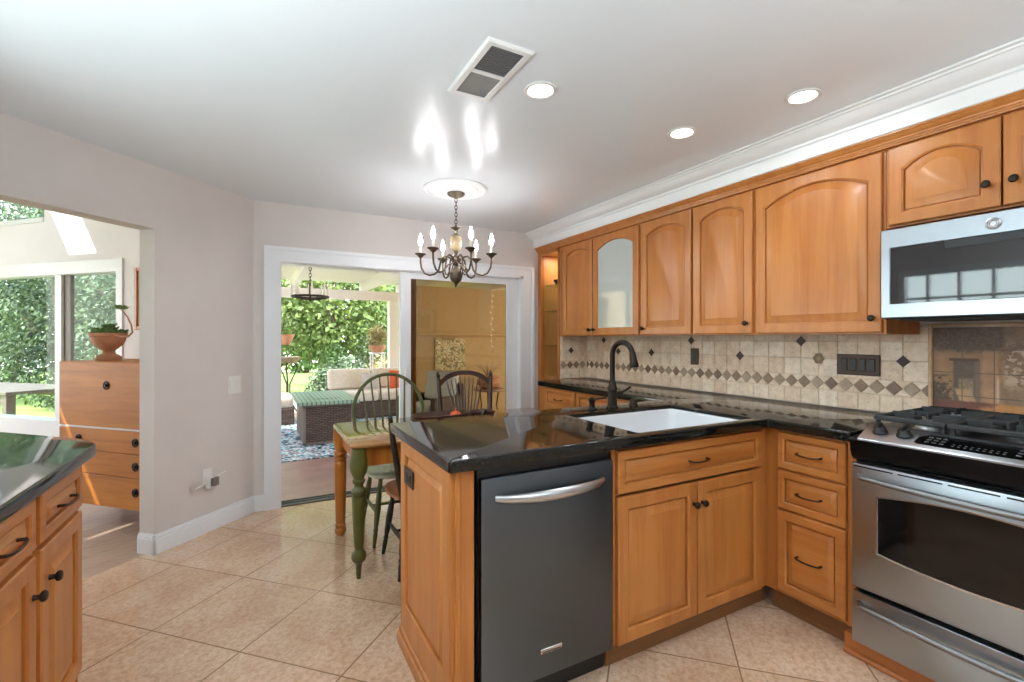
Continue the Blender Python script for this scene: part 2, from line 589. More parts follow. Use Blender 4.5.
def thing(name, label, cat, loc=(0, 0, 0), rotz=0.0, group=None):
    o = bpy.data.objects.new(name, None)
    o.empty_display_size = 0.05
    COL.objects.link(o)
    o.location = loc
    o.rotation_euler = (0, 0, rotz)
    o['label'] = label
    o['category'] = cat
    if group:
        o['group'] = group
    return o
def tag(o, label, cat, group=None, kind=None):
    o['label'] = label
    o['category'] = cat
    if group:
        o['group'] = group
    if kind:
        o['kind'] = kind
    return o
def struct(o, label=None, cat=None):
    o['kind'] = 'structure'
    if label:
        o['label'] = label
    if cat:
        o['category'] = cat
    return o
def plabel(o, label):
    o['label'] = label
    return o
def copy_tree(o, parent=None):
    c = o.copy()
    COL.objects.link(c)
    c.parent = parent
    for ch in list(o.children):
        copy_tree(ch, c)
    return c

def box_obj(name, mat, x0, x1, y0, y1, z0, z1, parent=None, b=0.0, off=None):
    return MB().box(x0, x1, y0, y1, z0, z1, b).build(name, mat, parent, off)

# ------------------------------------------------------------------ room shell
CEIL = 2.393
FAR_Y = 4.12
KD = 2.934          # b of the kitchen face of the diagonal wall
def poly_slab(poly, z0, z1, name, mat, parent=None, off=None, vb=0.0, hb=0.0):
    bm = bmesh.new()
    vs = [bm.verts.new((p[0], p[1], z0)) for p in poly]
    fc = bm.faces.new(vs)
    ret = bmesh.ops.extrude_face_region(bm, geom=[fc])
    for g in ret['geom']:
        if isinstance(g, bmesh.types.BMVert):
            g.co.z = z1
    bmesh.ops.recalc_face_normals(bm, faces=bm.faces)
    if vb:
        es = [e for e in bm.edges if abs(e.verts[0].co.z - e.verts[1].co.z) > 1e-4]
        bmesh.ops.bevel(bm, geom=es, offset=vb, segments=5, profile=.5, affect='EDGES')
    if hb:
        es = [e for e in bm.edges if abs(e.verts[0].co.z - e.verts[1].co.z) < 1e-5 and e.calc_face_angle(0) > 1.0]
        bmesh.ops.bevel(bm, geom=es, offset=hb, segments=3, profile=.5, affect='EDGES')
    mb = MB()
    mb.addbm(bm)
    return mb.build(name, mat, parent, off)

def ab_box(mb, a0, a1, b0, b1, z0, z1):
    ps = [AB(a, b, z) for z in (z0, z1) for b in (b0, b1) for a in (a0, a1)]
    mb.add(ps, [(0, 2, 3, 1), (4, 5, 7, 6), (0, 1, 5, 4), (2, 6, 7, 3), (0, 4, 6, 2), (1, 3, 7, 5)])
    return mb

BD = 2.996
struct(poly_slab([(-1.3, -2.6), (2.95, -2.6), (2.95, 4.2), (4.2 - BD / R2, 4.2), (-1.3, -1.3 + BD / R2)], -0.1, 0, 'floor', 'floor'))
mb = MB(); ab_box(mb, -1.6, 2.9, BD, 7.1, -0.1, -0.001)
struct(mb.build('floor_sunroom', 'planks'))
struct(poly_slab([(-1.3, -2.6), (2.98, -2.6), (2.98, 4.24), (4.24 - BD / R2, 4.24), (-1.3, -1.3 + BD / R2)], CEIL, 2.52, 'ceiling', 'ceiling'))

struct(poly_slab([(-2.9, -3.1), (3.3, -3.1), (3.3, 4.25), (.12, 4.25), (-2.9, 1.23)], 2.525, 2.65, 'roof', 'sun_wall'))  # unseen eaves, added and sized to keep sun out of the left window
DX0, DX1, DZ = 0.15, 2.314, 1.935
mb = MB()
mb.box(-0.16, DX0, FAR_Y, 4.25, 0, CEIL).box(DX1, 2.98, FAR_Y, 4.25, 0, CEIL).box(DX0, DX1, FAR_Y, 4.25, DZ, CEIL)
struct(mb.build('wall_far', 'wall'))
mb = MB()
ab_box(mb, -1.6, 1.31, KD, KD + .125, 0, 3.02)
ab_box(mb, 2.142, 2.895, KD, KD + .125, 0, 3.02)
ab_box(mb, 1.31, 2.142, KD, KD + .125, 2.006, 3.02)
struct(mb.build('wall_diagonal', 'wall'))
LW = (1.0, 2.5, 1.15, 2.05)   # window over the left counter
mb = MB()
mb.box(-1.32, -1.2, -2.6, LW[0], 0, CEIL).box(-1.32, -1.2, LW[1], 2.90, 0, CEIL)
mb.box(-1.32, -1.2, LW[0], LW[1], 0, LW[2]).box(-1.32, -1.2, LW[0], LW[1], LW[3], CEIL)
struct(mb.build('wall_left', 'wall'))
struct(box_obj('wall_right', 'wall', 2.89, 3.0, -2.6, FAR_Y, 0, CEIL))
mb = MB()
mb.box(-1.2, 2.89, -2.62, -2.5, 0, CEIL)
struct(mb.build('wall_back', 'wall'))

def window_frame(name, p, q, axis, at, t, cols, rows, fw=0.05, mw=0.02, glass='glass'):
    """Framed window in the plane axis = at; p, q = (lo, hi) along the wall and in z."""
    fr, gl = MB(), MB()
    def bx(m, u0, u1, z0, z1, d):
        if axis == 'x':
            m.box(at - d, at + d, u0, u1, z0, z1)
        else:
            m.box(u0, u1, at - d, at + d, z0, z1)
    (u0, u1), (z0, z1) = p, q
    bx(fr, u0, u0 + fw, z0, z1, t); bx(fr, u1 - fw, u1, z0, z1, t)
    bx(fr, u0 + fw, u1 - fw, z0, z0 + fw, t); bx(fr, u0 + fw, u1 - fw, z1 - fw, z1, t)
    for i in range(1, cols):
        u = u0 + (u1 - u0) * i / cols
        bx(fr, u - mw, u + mw, z0 + fw, z1 - fw, t * .6)
    for i in range(1, rows):
        z = z0 + (z1 - z0) * i / rows
        bx(fr, u0 + fw, u1 - fw, z - mw, z + mw, t * .5)
    bx(gl, u0 + fw, u1 - fw, z0 + fw, z1 - fw, 0.003)
    f = struct(fr.build(name, 'white_trim'))
    g = gl.build('pane', glass, f)
    return f
window_frame('window_3', (LW[0], LW[1]), (LW[2], LW[3]), 'x', -1.26, 0.05, 6, 3, 0.06, 0.012)

# sun room beyond the diagonal wall
WA = 2.80
mb = MB()
ab_box(mb, WA, WA + .12, KD + .06, 4.24, 0, 3.0)
ab_box(mb, WA, WA + .12, 4.24, 7.1, 0, 0.5)
ab_box(mb, WA, WA + .12, 4.24, 7.1, 1.99, 2.36)
ab_box(mb, WA, WA + .12, 4.24, 5.15, 2.36, 3.0)
ab_box(mb, WA, WA + .12, 5.15, 7.1, 2.86, 3.0)
ab_box(mb, WA, WA + .12, 6.95, 7.1, 0.5, 2.86)
struct(mb.build('wall_sunroom', 'sun_wall'))
mb = MB()
ab_box(mb, -1.6, -1.5, KD + .125, 7.1, 0, 3.0)
struct(mb.build('wall_sunroom_near', 'sun_wall'))
mb = MB()
ab_box(mb, -1.5, -0.5, 7.0, 7.1, 0, 3.0)
ab_box(mb, 1.9, WA, 7.0, 7.1, 0, 3.0)
ab_box(mb, -0.5, 1.9, 7.0, 7.1, 0, 0.7)
ab_box(mb, -0.5, 1.9, 7.0, 7.1, 2.45, 3.0)
struct(mb.build('wall_sunroom_left', 'sun_wall'))
SKY = (-0.6, 2.36, 5.06, 5.46)
mb = MB()
ab_box(mb, -1.6, SKY[0], KD, 7.1, 3.0, 3.1)
ab_box(mb, SKY[1], WA + .14, KD, 7.1, 3.0, 3.1)
ab_box(mb, SKY[0], SKY[1], KD, SKY[2], 3.0, 3.1)
ab_box(mb, SKY[0], SKY[1], SKY[3], 7.1, 3.0, 3.1)
ab_box(mb, SKY[0], 0.9, SKY[2], 5.38, 3.0, 3.1)
ab_box(mb, 0.9, 1.86, SKY[2], SKY[3], 3.0, 3.1)
struct(mb.build('ceiling_sunroom', 'sun_wall'))
# white slider in the sun room: outer frame, meeting stile, panes
mb = MB()
ab_box(mb, WA - .012, WA + .1, 4.18, 4.25, 0.48, 1.99)
ab_box(mb, WA - .012, WA + .1, 4.25, 6.95, 1.885, 1.99)
ab_box(mb, WA - .03, WA + .1, 4.18, 6.95, 0.48, 0.612)
ab_box(mb, WA + .01, WA + .09, 4.95, 5.03, 0.61, 1.885)
w1 = struct(mb.build('window_1', 'white_trim'))
mb = MB(); ab_box(mb, WA + .03, WA + .06, 4.865, 4.95, 0.612, 1.885)
mb.build('sash_stile', 'plastic_grey', w1)
mb = MB(); ab_box(mb, WA + .042, WA + .048, 4.25, 4.95, 0.612, 1.885); ab_box(mb, WA + .062, WA + .068, 5.03, 6.95, 0.612, 1.885)
mb.build('pane', 'glass', w1)
mb = MB()
ab_box(mb, WA - .01, WA + .1, 5.15, 6.95, 2.36, 2.40)
ab_box(mb, WA + .02, WA + .1, 5.15, 5.18, 2.40, 2.86)
w2 = struct(mb.build('window_2', 'white_trim'))
mb = MB(); ab_box(mb, WA + .05, WA + .056, 5.18, 6.95, 2.40, 2.86)
mb.build('pane', 'glass', w2)

# baseboards
def bb_profile(mb, fr, p0, p1, h=0.122, t=0.016):
    for (z0, z1, tt) in ((0, h - .03, t), (h - .03, h - .012, t * .75), (h - .012, h, t * .45)):
        fr(mb, p0, p1, tt, z0, z1)
mb = MB()
bb_profile(mb, lambda m_, p0, p1, t, z0, z1: ab_box(m_, p0, p1, KD - t, KD, z0, z1), 2.142 - .016, 2.9)
bb_profile(mb, lambda m_, p0, p1, t, z0, z1: ab_box(m_, 2.142 - t, 2.142, p0, p1, z0, z1), KD - .016, KD + .125)
struct(mb.build('baseboard_diagonal', 'white_trim'))
mb = MB()
bb_profile(mb, lambda m_, p0, p1, t, z0, z1: m_.box(p0, p1, FAR_Y - t, FAR_Y, z0, z1), -0.03, 0.042)
struct(mb.build('baseboard_far', 'white_trim'))

# casing of the sliding door
mb = MB()
for (o_, i_, t) in ((0.042, 0.07, .028), (0.07, 0.13, .02), (0.13, 0.155, .026)):
    mb.box(o_, i_, FAR_Y - t, FAR_Y, 0, DZ + .115 - (o_ - .042))
for (o_, i_, t) in ((2.473, 2.445, .028), (2.445, 2.345, .02), (2.345, 2.31, .026)):
    mb.box(i_, o_, FAR_Y - t, FAR_Y, 0, DZ + .115 - (2.473 - o_))
for (z0, z1, t, x0, x1) in ((DZ + .087, DZ + .115, .028, .07, 2.445), (DZ + .02, DZ + .087, .02, .13, 2.345), (DZ - .005, DZ + .02, .026, .155, 2.31)):
    mb.box(x0, x1, FAR_Y - t, FAR_Y, z0, z1)
struct(mb.build('trim_1', 'white_trim'))

# sliding glass door: left leaf slid open behind the fixed right leaf
mb = MB()
mb.box(DX0, DX0 + .012, 4.12, 4.25, 0, DZ).box(DX1 - .012, DX1, 4.12, 4.25, 0, DZ).box(DX0, DX1, 4.12, 4.25, DZ - .012, DZ)
door = struct(mb.build('door_1', 'white_trim'))
MB().box(DX0 + .012, DX1 - .012, 4.115, 4.25, 0, 0.01).box(DX0 + .012, DX1 - .012, 4.16, 4.17, .01, .018).box(DX0 + .012, DX1 - .012, 4.21, 4.22, .01, .018).build('track', 'track_grey', door)
mb = MB()
mb.box(1.11, 1.21, 4.145, 4.185, .02, DZ - .012, .004).box(2.183, 2.302, 4.145, 4.185, .02, DZ - .012, .004)
mb.box(1.21, 2.183, 4.147, 4.183, 1.868, DZ - .012).box(1.21, 2.183, 4.147, 4.183, .02, .12)
mb.build('fixed_leaf', 'white_trim', door)
MB().box(1.21, 2.183, 4.162, 4.168, .12, 1.868).build('pane', 'glass_tint', door)
mb = MB()
mb.box(1.213, 1.275, 4.2, 4.23, .02, DZ - .014, .003)
mb.build('screen_leaf', 'brown_frame', door)
MB().box(1.135, 1.165, 4.12, 4.146, .92, 1.07, .006).tube([(1.15, 4.122, .94), (1.15, 4.105, .96), (1.15, 4.105, 1.03), (1.15, 4.122, 1.05)], .007, 8).build('handle', 'plastic_white', door)

# dropped soffit, frieze and crown moulding along the cabinet wall
struct(box_obj('wall_soffit', 'crown_white', 2.484, 2.89, -2.5, FAR_Y, 2.25, CEIL))
prof = [(2.484, 2.252), (2.478, 2.252), (2.478, 2.318), (2.466, 2.322), (2.464, 2.333), (2.452, 2.337), (2.436, 2.343), (2.418, 2.355), (2.406, 2.369), (2.402, 2.374),
        (2.392, 2.376), (2.390, 2.383), (2.372, 2.385), (2.372, CEIL), (2.484, CEIL)]
struct(MB().prism(prof, -2.5, FAR_Y, 'xz').build('trim_2', 'crown_white', angle=25))

# ------------------------------------------------------------------ cabinet joinery
def loopz(w, h, ix, ib, it, rise, y, N=15):
    p = [(ix, y, ib), (w - ix, y, ib)]
    half = w / 2 - ix
    for k in range(N):
        x = (w - ix) - (w - 2 * ix) * k / (N - 1)
        u = (x - w / 2) / half
        p.append((x, y, h - it - rise + rise * (1 - u * u)))
    return p
def panel_mb(w, h, t=0.02, arch=0.0, sw=0.056, raise_=0.032, top=None, bot=None):
    tp = sw if top is None else top
    bt = sw if bot is None else bot
    R = [loopz(w, h, 0, 0, 0, 0, 0.0), loopz(w, h, 0, 0, 0, 0, -t + .004), loopz(w, h, .005, .005, .005, 0, -t),
         loopz(w, h, sw - .006, bt - .006, tp - .006, arch, -t), loopz(w, h, sw - .003, bt - .003, tp - .003, arch, -t + .004), loopz(w, h, sw, bt, tp, arch, -t + .005), loopz(w, h, sw + .001, bt + .001, tp + .001, arch, -t + .0165),
         loopz(w, h, sw + .006, bt + .006, tp + .006, arch, -t + .0165), loopz(w, h, sw + .007, bt + .007, tp + .007, arch, -t + .011), loopz(w, h, sw + .007 + raise_, bt + .007 + raise_, tp + .007 + raise_, arch, -t + .003), loopz(w, h, sw + .009 + raise_, bt + .009 + raise_, tp + .009 + raise_, arch, -t + .0012)]
    return MB().rings(R)
def place(mb, x, y, z):
    for i in range(len(mb.v)):
        mb.v[i] = mb.v[i] + Vector((x, y, z))
    return mb
def knob_mb(x, z, y=-0.02, r=0.0155):
    prof = [(r * .55, 0), (r * .45, .006), (r * .4, .012), (r * .95, .018), (r, .024), (r * .75, .029), (.001, .031)]
    m_ = MB().lathe(prof, (0, 0, 0), 14)
    m_.xf(0, Matrix.Translation((x, y, z)) @ Matrix.Rotation(radians(90), 4, 'X'))
    return m_
def pull_mb(x, z, L=0.1, y=-0.02, r=0.0038, out=0.022):
    h = L / 2
    return MB().tube([(x - h, y + .001, z), (x - h, y - out * .8, z), (x - h * .85, y - out, z - .002), (x - h * .3, y - out - .002, z - .005), (x + h * .3, y - out - .002, z - .005), (x + h * .85, y - out, z - .002), (x + h, y - out * .8, z), (x + h, y + .001, z)],
                     [r * 1.3, r * 1.2, r, r * 1.05, r * 1.05, r, r * 1.2, r * 1.3], 8)
def add_door(root, x0, x1, z0, z1, arch=0.0, knob=None, name='door', mat='maple', sw=0.056):
    d = place(panel_mb(x1 - x0, z1 - z0, .02, arch, sw), x0, 0, z0).build(name, mat, root)
    if knob:
        plabel(knob_mb(knob[0], knob[1]).build('knob', 'bronze', d), 'dark bronze knob')
    return d
def add_drawer(root, x0, x1, z0, z1, pull=True, L=0.1, sw=0.034, mat='maple_h', name='drawer'):
    d = place(panel_mb(x1 - x0, z1 - z0, .02, 0, sw, .018), x0, 0, z0).build(name, mat, root)
    if pull:
        plabel(pull_mb((x0 + x1) / 2, (z0 + z1) / 2, L).build('pull', 'bronze_l', d), 'dark bronze pull')
    return d
def open_carcass(root, w, d, z0, z1, mat='maple', t=0.018, front=True):
    m_ = MB()
    m_.box(0, t, .02, d, z0, z1).box(w - t, w, .02, d, z0, z1).box(t, w - t, .02, d, z0, z0 + t).box(t, w - t, d - t, d, z0 + t, z1)
    if front:
        m_.box(0, .03, 0, .02, z0, z1).box(w - .03, w, 0, .02, z0, z1).box(.03, w - .03, 0, .02, z1 - .03, z1).box(.03, w - .03, 0, .02, z0, z0 + .03)
    return m_.build('carcass', mat, root)
RX = -pi / 2

# wall cabinets, doors at x = 2.53
UX, UZ0, UZ1 = 2.55, 1.35, 2.20
UH = UZ1 - UZ0
def upper(name, label, y_far, y_near, z0=UZ0):
    r = thing(name, label, 'cabinet', (UX, y_far, z0), RX)
    w = y_far - y_near
    m_ = MB()
    m_.box(0, w, 0, .328, 0, .018).box(0, w, 0.02, .328, UZ1 - z0 - .018, UZ1 - z0).box(0, .018, .02, .328, .018, UZ1 - z0 - .018)
    m_.box(w - .018, w, .02, .328, .018, UZ1 - z0 - .018).box(.018, w - .018, .316, .328, .018, UZ1 - z0 - .018)
    m_.box(0, .03, 0, .02, .018, UZ1 - z0).box(w - .03, w, 0, .02, .018, UZ1 - z0).box(.03, w - .03, 0, .02, UZ1 - z0 - .03, UZ1 - z0)
    m_.build('carcass', 'maple', r)
    return r
yA = 3.752
u = upper('wall_cabinet', 'honey maple wall cabinet with a solid and a frosted glass door beside the corner shelves', yA, 2.662)
add_door(u, yA - 3.685, yA - 3.238, .008, UH - .008, .045, (yA - 3.262, .055))
mbd = MB()
w_, h_ = .549, UH - .016
mbd.rings([loopz(w_, h_, 0, 0, 0, 0, 0), loopz(w_, h_, 0, 0, 0, 0, -.016), loopz(w_, h_, .005, .005, .005, 0, -.02), loopz(w_, h_, .058, .058, .058, .06, -.02), loopz(w_, h_, .062, .062, .062, .06, -.008), loopz(w_, h_, .062, .062, .062, .06, 0), loopz(w_, h_, 0, 0, 0, 0, 0)], cap0=False, cap1=False)
gd = place(mbd, yA - 3.224, 0, .008).build('glass_door', 'maple', u)
plabel(place(MB().rings([loopz(w_, h_, .055, .055, .055, .06, -.006), loopz(w_, h_, .055, .055, .055, .06, -.011)]), yA - 3.224, 0, .008).build('pane', 'frost', gd), 'frosted glass pane')
plabel(knob_mb(yA - 3.2, .055).build('knob', 'bronze', gd), 'dark bronze knob')
MB().box(.02, 1.07, .03, .31, .40, .412).build('shelf', 'maple_in', u)
y0 = 2.66
u = upper('wall_cabinet', 'honey maple wall cabinet with two narrow arched doors above the light switch', y0, 1.734)
add_door(u, y0 - 2.648, y0 - 2.184, .008, UH - .008, .048, (y0 - 2.62, .055))
add_door(u, y0 - 2.168, y0 - 1.742, .008, UH - .008, .045, (y0 - 1.776, .07))
y0 = 1.732
u = upper('wall_cabinet', 'honey maple wall cabinet with a single wide arched door beside the microwave', y0, 1.086)
add_door(u, y0 - 1.722, y0 - 1.098, .008, UH - .008, .07, (y0 - 1.13, .075))
y0 = 1.084
u = upper('wall_cabinet', 'short honey maple wall cabinet with two arched doors right above the microwave', y0, 0.30, 1.835)
add_door(u, y0 - 1.071, y0 - .702, .008, .357, .05, (y0 - .738, .10))
add_door(u, y0 - .695, y0 - .326, .008, .357, .05, (y0 - .66, .10))
# cornice strip over all the wall cabinets
prof = [(2.56, 2.2), (2.527, 2.2), (2.525, 2.207), (2.520, 2.208), (2.519, 2.215), (2.513, 2.216), (2.511, 2.223), (2.503, 2.229), (2.495, 2.238), (2.493, 2.242), (2.487, 2.243), (2.487, 2.2495), (2.56, 2.2495)]
tag(MB().prism(prof, 0.30, 4.118, 'xz').build('cabinet_cornice', 'maple_h', None, (2.53, 2.2, 2.2), angle=20), 'honey maple cornice strip running along the top of the wall cabinets under the white crown', 'moulding')

# open corner shelves between the wall cabinets and the glass door
r = thing('corner_shelf_unit', 'tall honey maple open shelf unit in the corner beside the sliding glass door', 'shelf', (2.55, 4.116, 0), RX)
m_ = MB()
m_.box(0, .056, -.02, .02, 0, 2.1985).box(.056, .345, -.02, .02, 2.165, 2.1985).box(.335, .352, -.005, .02, .945, 2.165)
m_.box(.056, .352, 0, .02, 0, .93)
m_.build('face_frame', 'maple', r)
m_ = MB()
m_.box(0, .018, .02, .32, 0, 2.1985).box(.338, .352, .02, .32, 0, 2.1985).box(.018, .338, .31, .325, 0, 2.1985).box(.018, .338, .02, .31, 2.18, 2.1985).box(.018, .338, .02, .31, .91, .93)
m_.build('carcass', 'maple_in', r)
for z in (1.25, 1.60, 1.86):
    plabel(MB().box(.02, .336, .03, .305, z, z + .008, .002).build('shelf', 'glass_shelf', r), 'glass shelf')
MB().lathe([(.03, 0), (.03, .008), (.001, .008)], (0, 0, 0), 18).build('puck_light', 'plastic_white', r).location = (.18, .17, 2.171)
area_light('puck_lamp', (.18, .17, 2.168), (0, 0, 0), .05, .05, .8, (1, .93, .82), 'DISK', r)
# small things on those shelves
o = MB().lathe([(.028, 0), (.04, .02), (.05, .06), (.04, .10), (.018, .13), (.016, .15), (.024, .165), (.02, .165), (.012, .15)], (0, 0, 0), 18).build('ceramic_vase', 'cream_glass')
o.location = (2.66, 3.83, 1.608)
tag(o, 'small cream vase on the middle glass shelf of the corner unit', 'vase')
o = MB().ball((0, 0, .055), .05, 1, 1, 1.1).lathe([(.02, .1), (.014, .125), (.02, .13)], (0, 0, 0), 14).build('ornament', 'bronze')
o.location = (2.62, 3.81, .931)
tag(o, 'dark round ornament at the bottom of the corner shelf unit', 'ornament')
o = MB().lathe([(.05, 0), (.055, .004), (.075, .03), (.08, .045), (.077, .045), (.07, .028), (.045, .01)], (0, 0, 0), 20).build('shallow_bowl', 'bronze')
o.location = (2.67, 3.9, 1.868)
tag(o, 'small dark bowl on the top glass shelf of the corner unit', 'bowl')

# peninsula base units, doors at y = 1.44
r = thing('sink_base_cabinet', 'honey maple sink cabinet with two doors under a wide drawer front, right of the dishwasher', 'cabinet', (1.24, 1.46, 0))
open_carcass(r, .95, .57, .10, .895)
add_drawer(r, .02, .93, .706, .88, True, .11, .04)
add_door(r, .02, .472, .104, .694, 0, (.449, .60))
add_door(r, .479, .93, .104, .694, 0, (.502, .60))
MB().box(.93, .988, -.002, .02, .1, .895).build('corner_stile', 'maple', r)
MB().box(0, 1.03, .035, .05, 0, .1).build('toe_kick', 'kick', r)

r = thing('drawer_cabinet', 'honey maple cabinet of three drawers in the corner beside the range', 'cabinet', (2.23, 1.44, 0), RX)
m_ = MB()
m_.box(0, .384, .02, .60, .1, .895).box(-.022, .05, 0, .02, .1, .895).box(.35, .384, -.004, .02, .1, .895).box(.05, .35, 0, .02, .1, .895)
m_.build('carcass', 'maple', r)
add_drawer(r, .048, .351, .706, .881, True, .105)
add_drawer(r, .048, .351, .514, .696, True, .105)
add_drawer(r, .048, .351, .118, .504, True, .105, .045)
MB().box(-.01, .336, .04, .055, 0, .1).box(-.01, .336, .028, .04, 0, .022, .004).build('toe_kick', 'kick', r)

r = thing('end_cabinet', 'honey maple end panel of the peninsula with a raised field, left of the dishwasher', 'cabinet', (0.57, 1.44, 0))
m_ = MB()
m_.box(0, .067, .02, .61, 0, .895)
m_.build('carcass', 'maple', r)
ep = panel_mb(.60, .815, .02, 0, .075, .02, .065, .12)
ep.xf(0, Matrix.Translation((0, .605, .08)) @ Matrix.Rotation(RX, 4, 'Z'))
ep.build('end_panel', 'maple', r)
m_ = MB()
m_.box(.0, .066, 0, .02, 0, .895, .003).box(-.004, .018, -.006, .018, 0, .895, .006)
m_.build('corner_post', 'maple', r)
MB().box(-.034, .0, -.004, .612, 0, .055, .006).box(-.026, 0, -.002, .61, .055, .08, .006).build('base_moulding', 'maple_h', r)
MB().box(.067, 1.62, .595, .61, 0.0, .895).build('back_panel', 'maple', r)

r = thing('outlet_plate', 'dark bronze outlet plate on the end panel of the peninsula', 'outlet', (0.5495, 1.905, .757), RX)
MB().box(-.062, .062, -.006, 0, -.037, .037, .003).build('plate', 'plate_dark', r)
for s in (-1, 1):
    MB().box(s * .022 - .014, s * .022 + .014, -.009, -.004, -.017, .017, .004).build('socket', 'black_plastic', r)

# dishwasher
r = thing('dishwasher', 'dark slate stainless dishwasher in the peninsula beneath the counter', 'dishwasher', (.655, 1.46, 0))
MB().box(.0, .578, .005, .56, .1, .893).build('body', 'black_plastic', r)
d = MB().box(.006, .578, -.02, .005, .104, .853, .004, 2).build('door', 'slate', r)
pts = []
for k in range(17):
    u_ = k / 16
    pts.append((.055 + .462 * u_, -.03 - .05 * sin(pi * u_) ** .6, .786 - .004 * sin(pi * u_)))
MB().tube(pts, [.010 + .006 * sin(pi * k / 16) for k in range(17)], 12, flat=1.25).build('handle', 'slate_handle', d)
MB().box(.241, .333, -.023, -.0195, .19, .208, .002).build('badge', 'chrome', d)
MB().box(.246, .328, -.0235, -.022, .1935, .1975).build('badge_inlay', 'black_plastic', d)
MB().box(0, .578, .04, .05, 0, .1).build('toe_kick', 'black_plastic', r)

# base run along the cabinet wall beyond the peninsula
r = thing('base_cabinet', 'honey maple base run of drawers under the far counter below the glass wall cabinet', 'cabinet', (2.30, 3.69, 0), RX)
m_ = MB()
m_.box(0, 1.5, .0, .22, .1, .895).box(.02, 1.5, .22, .57, .1, .895)
m_.build('carcass', 'maple', r)
for (a_, b_) in ((.09, .545), (.57, 1.03), (1.055, 1.49)):
    add_drawer(r, a_, b_, .715, .885)
    add_door(r, a_, b_, .12, .70, 0, (a_ + .03, .67))
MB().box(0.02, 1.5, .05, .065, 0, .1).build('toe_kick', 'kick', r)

# granite worktop: peninsula and wall run in one piece, cut out for the sink
CT0, CT1 = 0.897, 0.94
SX0, SX1, SY0, SY1 = 1.385, 2.125, 1.462, 1.972
xs = [.535, SX0, SX1, 2.17, 2.265, 2.878]
ys = [1.052, 1.41, SY0, SY1, 2.18, 3.70]
def inside(x, y):
    if y < 1.41:
        return x > 2.17
    if y < 2.18:
        return not (SX0 < x < SX1 and SY0 < y < SY1)
    return x > 2.265
tag(MB().plate_with_hole(xs, ys, inside, CT0, CT1, .012, .005).build('countertop', 'granite', None, (1.4, 1.8, CT0), angle=50), 'dark polished granite worktop covering the peninsula and the wall run', 'worktop')
r = thing('kitchen_sink', 'white enamel sink set under the cut-out in the granite peninsula', 'sink', ((SX0 + SX1) / 2, (SY0 + SY1) / 2, .66))
hx, hy = (SX1 - SX0) / 2 - .001, (SY1 - SY0) / 2 - .001
def rr(hx, hy, rad, z, n=6):
    p = []
    for (sx, sy, a0) in ((1, 1, 0), (-1, 1, 90), (-1, -1, 180), (1, -1, 270)):
        for k in range(n + 1):
            a = radians(a0 + 90 * k / n)
            p.append((sx * (hx - rad) + rad * cos(a), sy * (hy - rad) + rad * sin(a), z))
    return p
zt = CT1 - .66 - .019
MB().rings([rr(hx, hy, .016, zt - .05), rr(hx, hy, .016, zt), rr(hx - .008, hy - .008, .03, zt), rr(hx - .012, hy - .012, .04, zt - .008), rr(hx - .02, hy - .02, .05, .04), rr(hx - .05, hy - .05, .06, .012), rr(.05, .05, .049, .006)], cap0=False).build('basin', 'sink', r, angle=60)
MB().lathe([(.045, .008), (.045, .011), (.03, .011), (.028, .009), (.001, .009)], (0, 0, 0), 20, cap0=False).build('drain', 'chrome', r)

# bridge of taps behind the sink
r = thing('kitchen_faucet', 'tall dark bronze gooseneck faucet standing behind the white sink', 'faucet', (1.748, 2.05, CT1))
MB().lathe([(.034, 0), (.034, .006), (.028, .012), (.026, .03), (.026, .10), (.029, .104), (.029, .112), (.024, .12), (.021, .13), (.019, .15)], (0, 0, 0), 20).build('body', 'bronze', r)
pts = [(0, 0, .145), (0, 0, .26)]
for k in range(13):
    a = pi * k / 12 * 0.93
    pts.append((0.008 * (1 - cos(a)), -.072 + .072 * cos(a), .298 + .070 * sin(a)))
MB().tube(pts, .0145, 14).build('spout', 'bronze', r)
pE = Vector(pts[-1])
MB().tube([pE + Vector((0, .0, .004)), pE + Vector((0, -.003, -.012)), pE + Vector((.001, -.008, -.04)), pE + Vector((.002, -.013, -.074)), pE + Vector((.002, -.0135, -.078))], [.0155, .0175, .020, .025, .023], 16).build('spray_head', 'bronze', r)
MB().cyl((.02, 0, .075), (.058, 0, .078), .017, .015).tube([(.05, 0, .078), (.085, -.004, .092), (.125, -.008, .112)], [.008, .006, .0065], 10).build('lever', 'bronze', r)
r = thing('soap_dispenser', 'small dark bronze soap dispenser left of the faucet', 'soap dispenser', (1.605, 2.05, CT1))
MB().lathe([(.028, 0), (.028, .006), (.017, .014), (.014, .035), (.018, .044), (.02, .058), (.012, .066), (.004, .07)], (0, 0, 0), 18).build('base', 'bronze', r)
MB().tube([(0, 0, .055), (.03, -.012, .06), (.075, -.03, .066)], [.006, .005, .0045], 10).build('nozzle', 'bronze', r)
r = thing('air_gap_cap', 'low round dark bronze cap on the granite right of the faucet', 'cap', (1.905, 2.05, CT1))
MB().lathe([(.026, 0), (.026, .008), (.022, .012), (.022, .034), (.018, .04), (.001, .041)], (0, 0, 0), 18).build('cap', 'bronze', r)

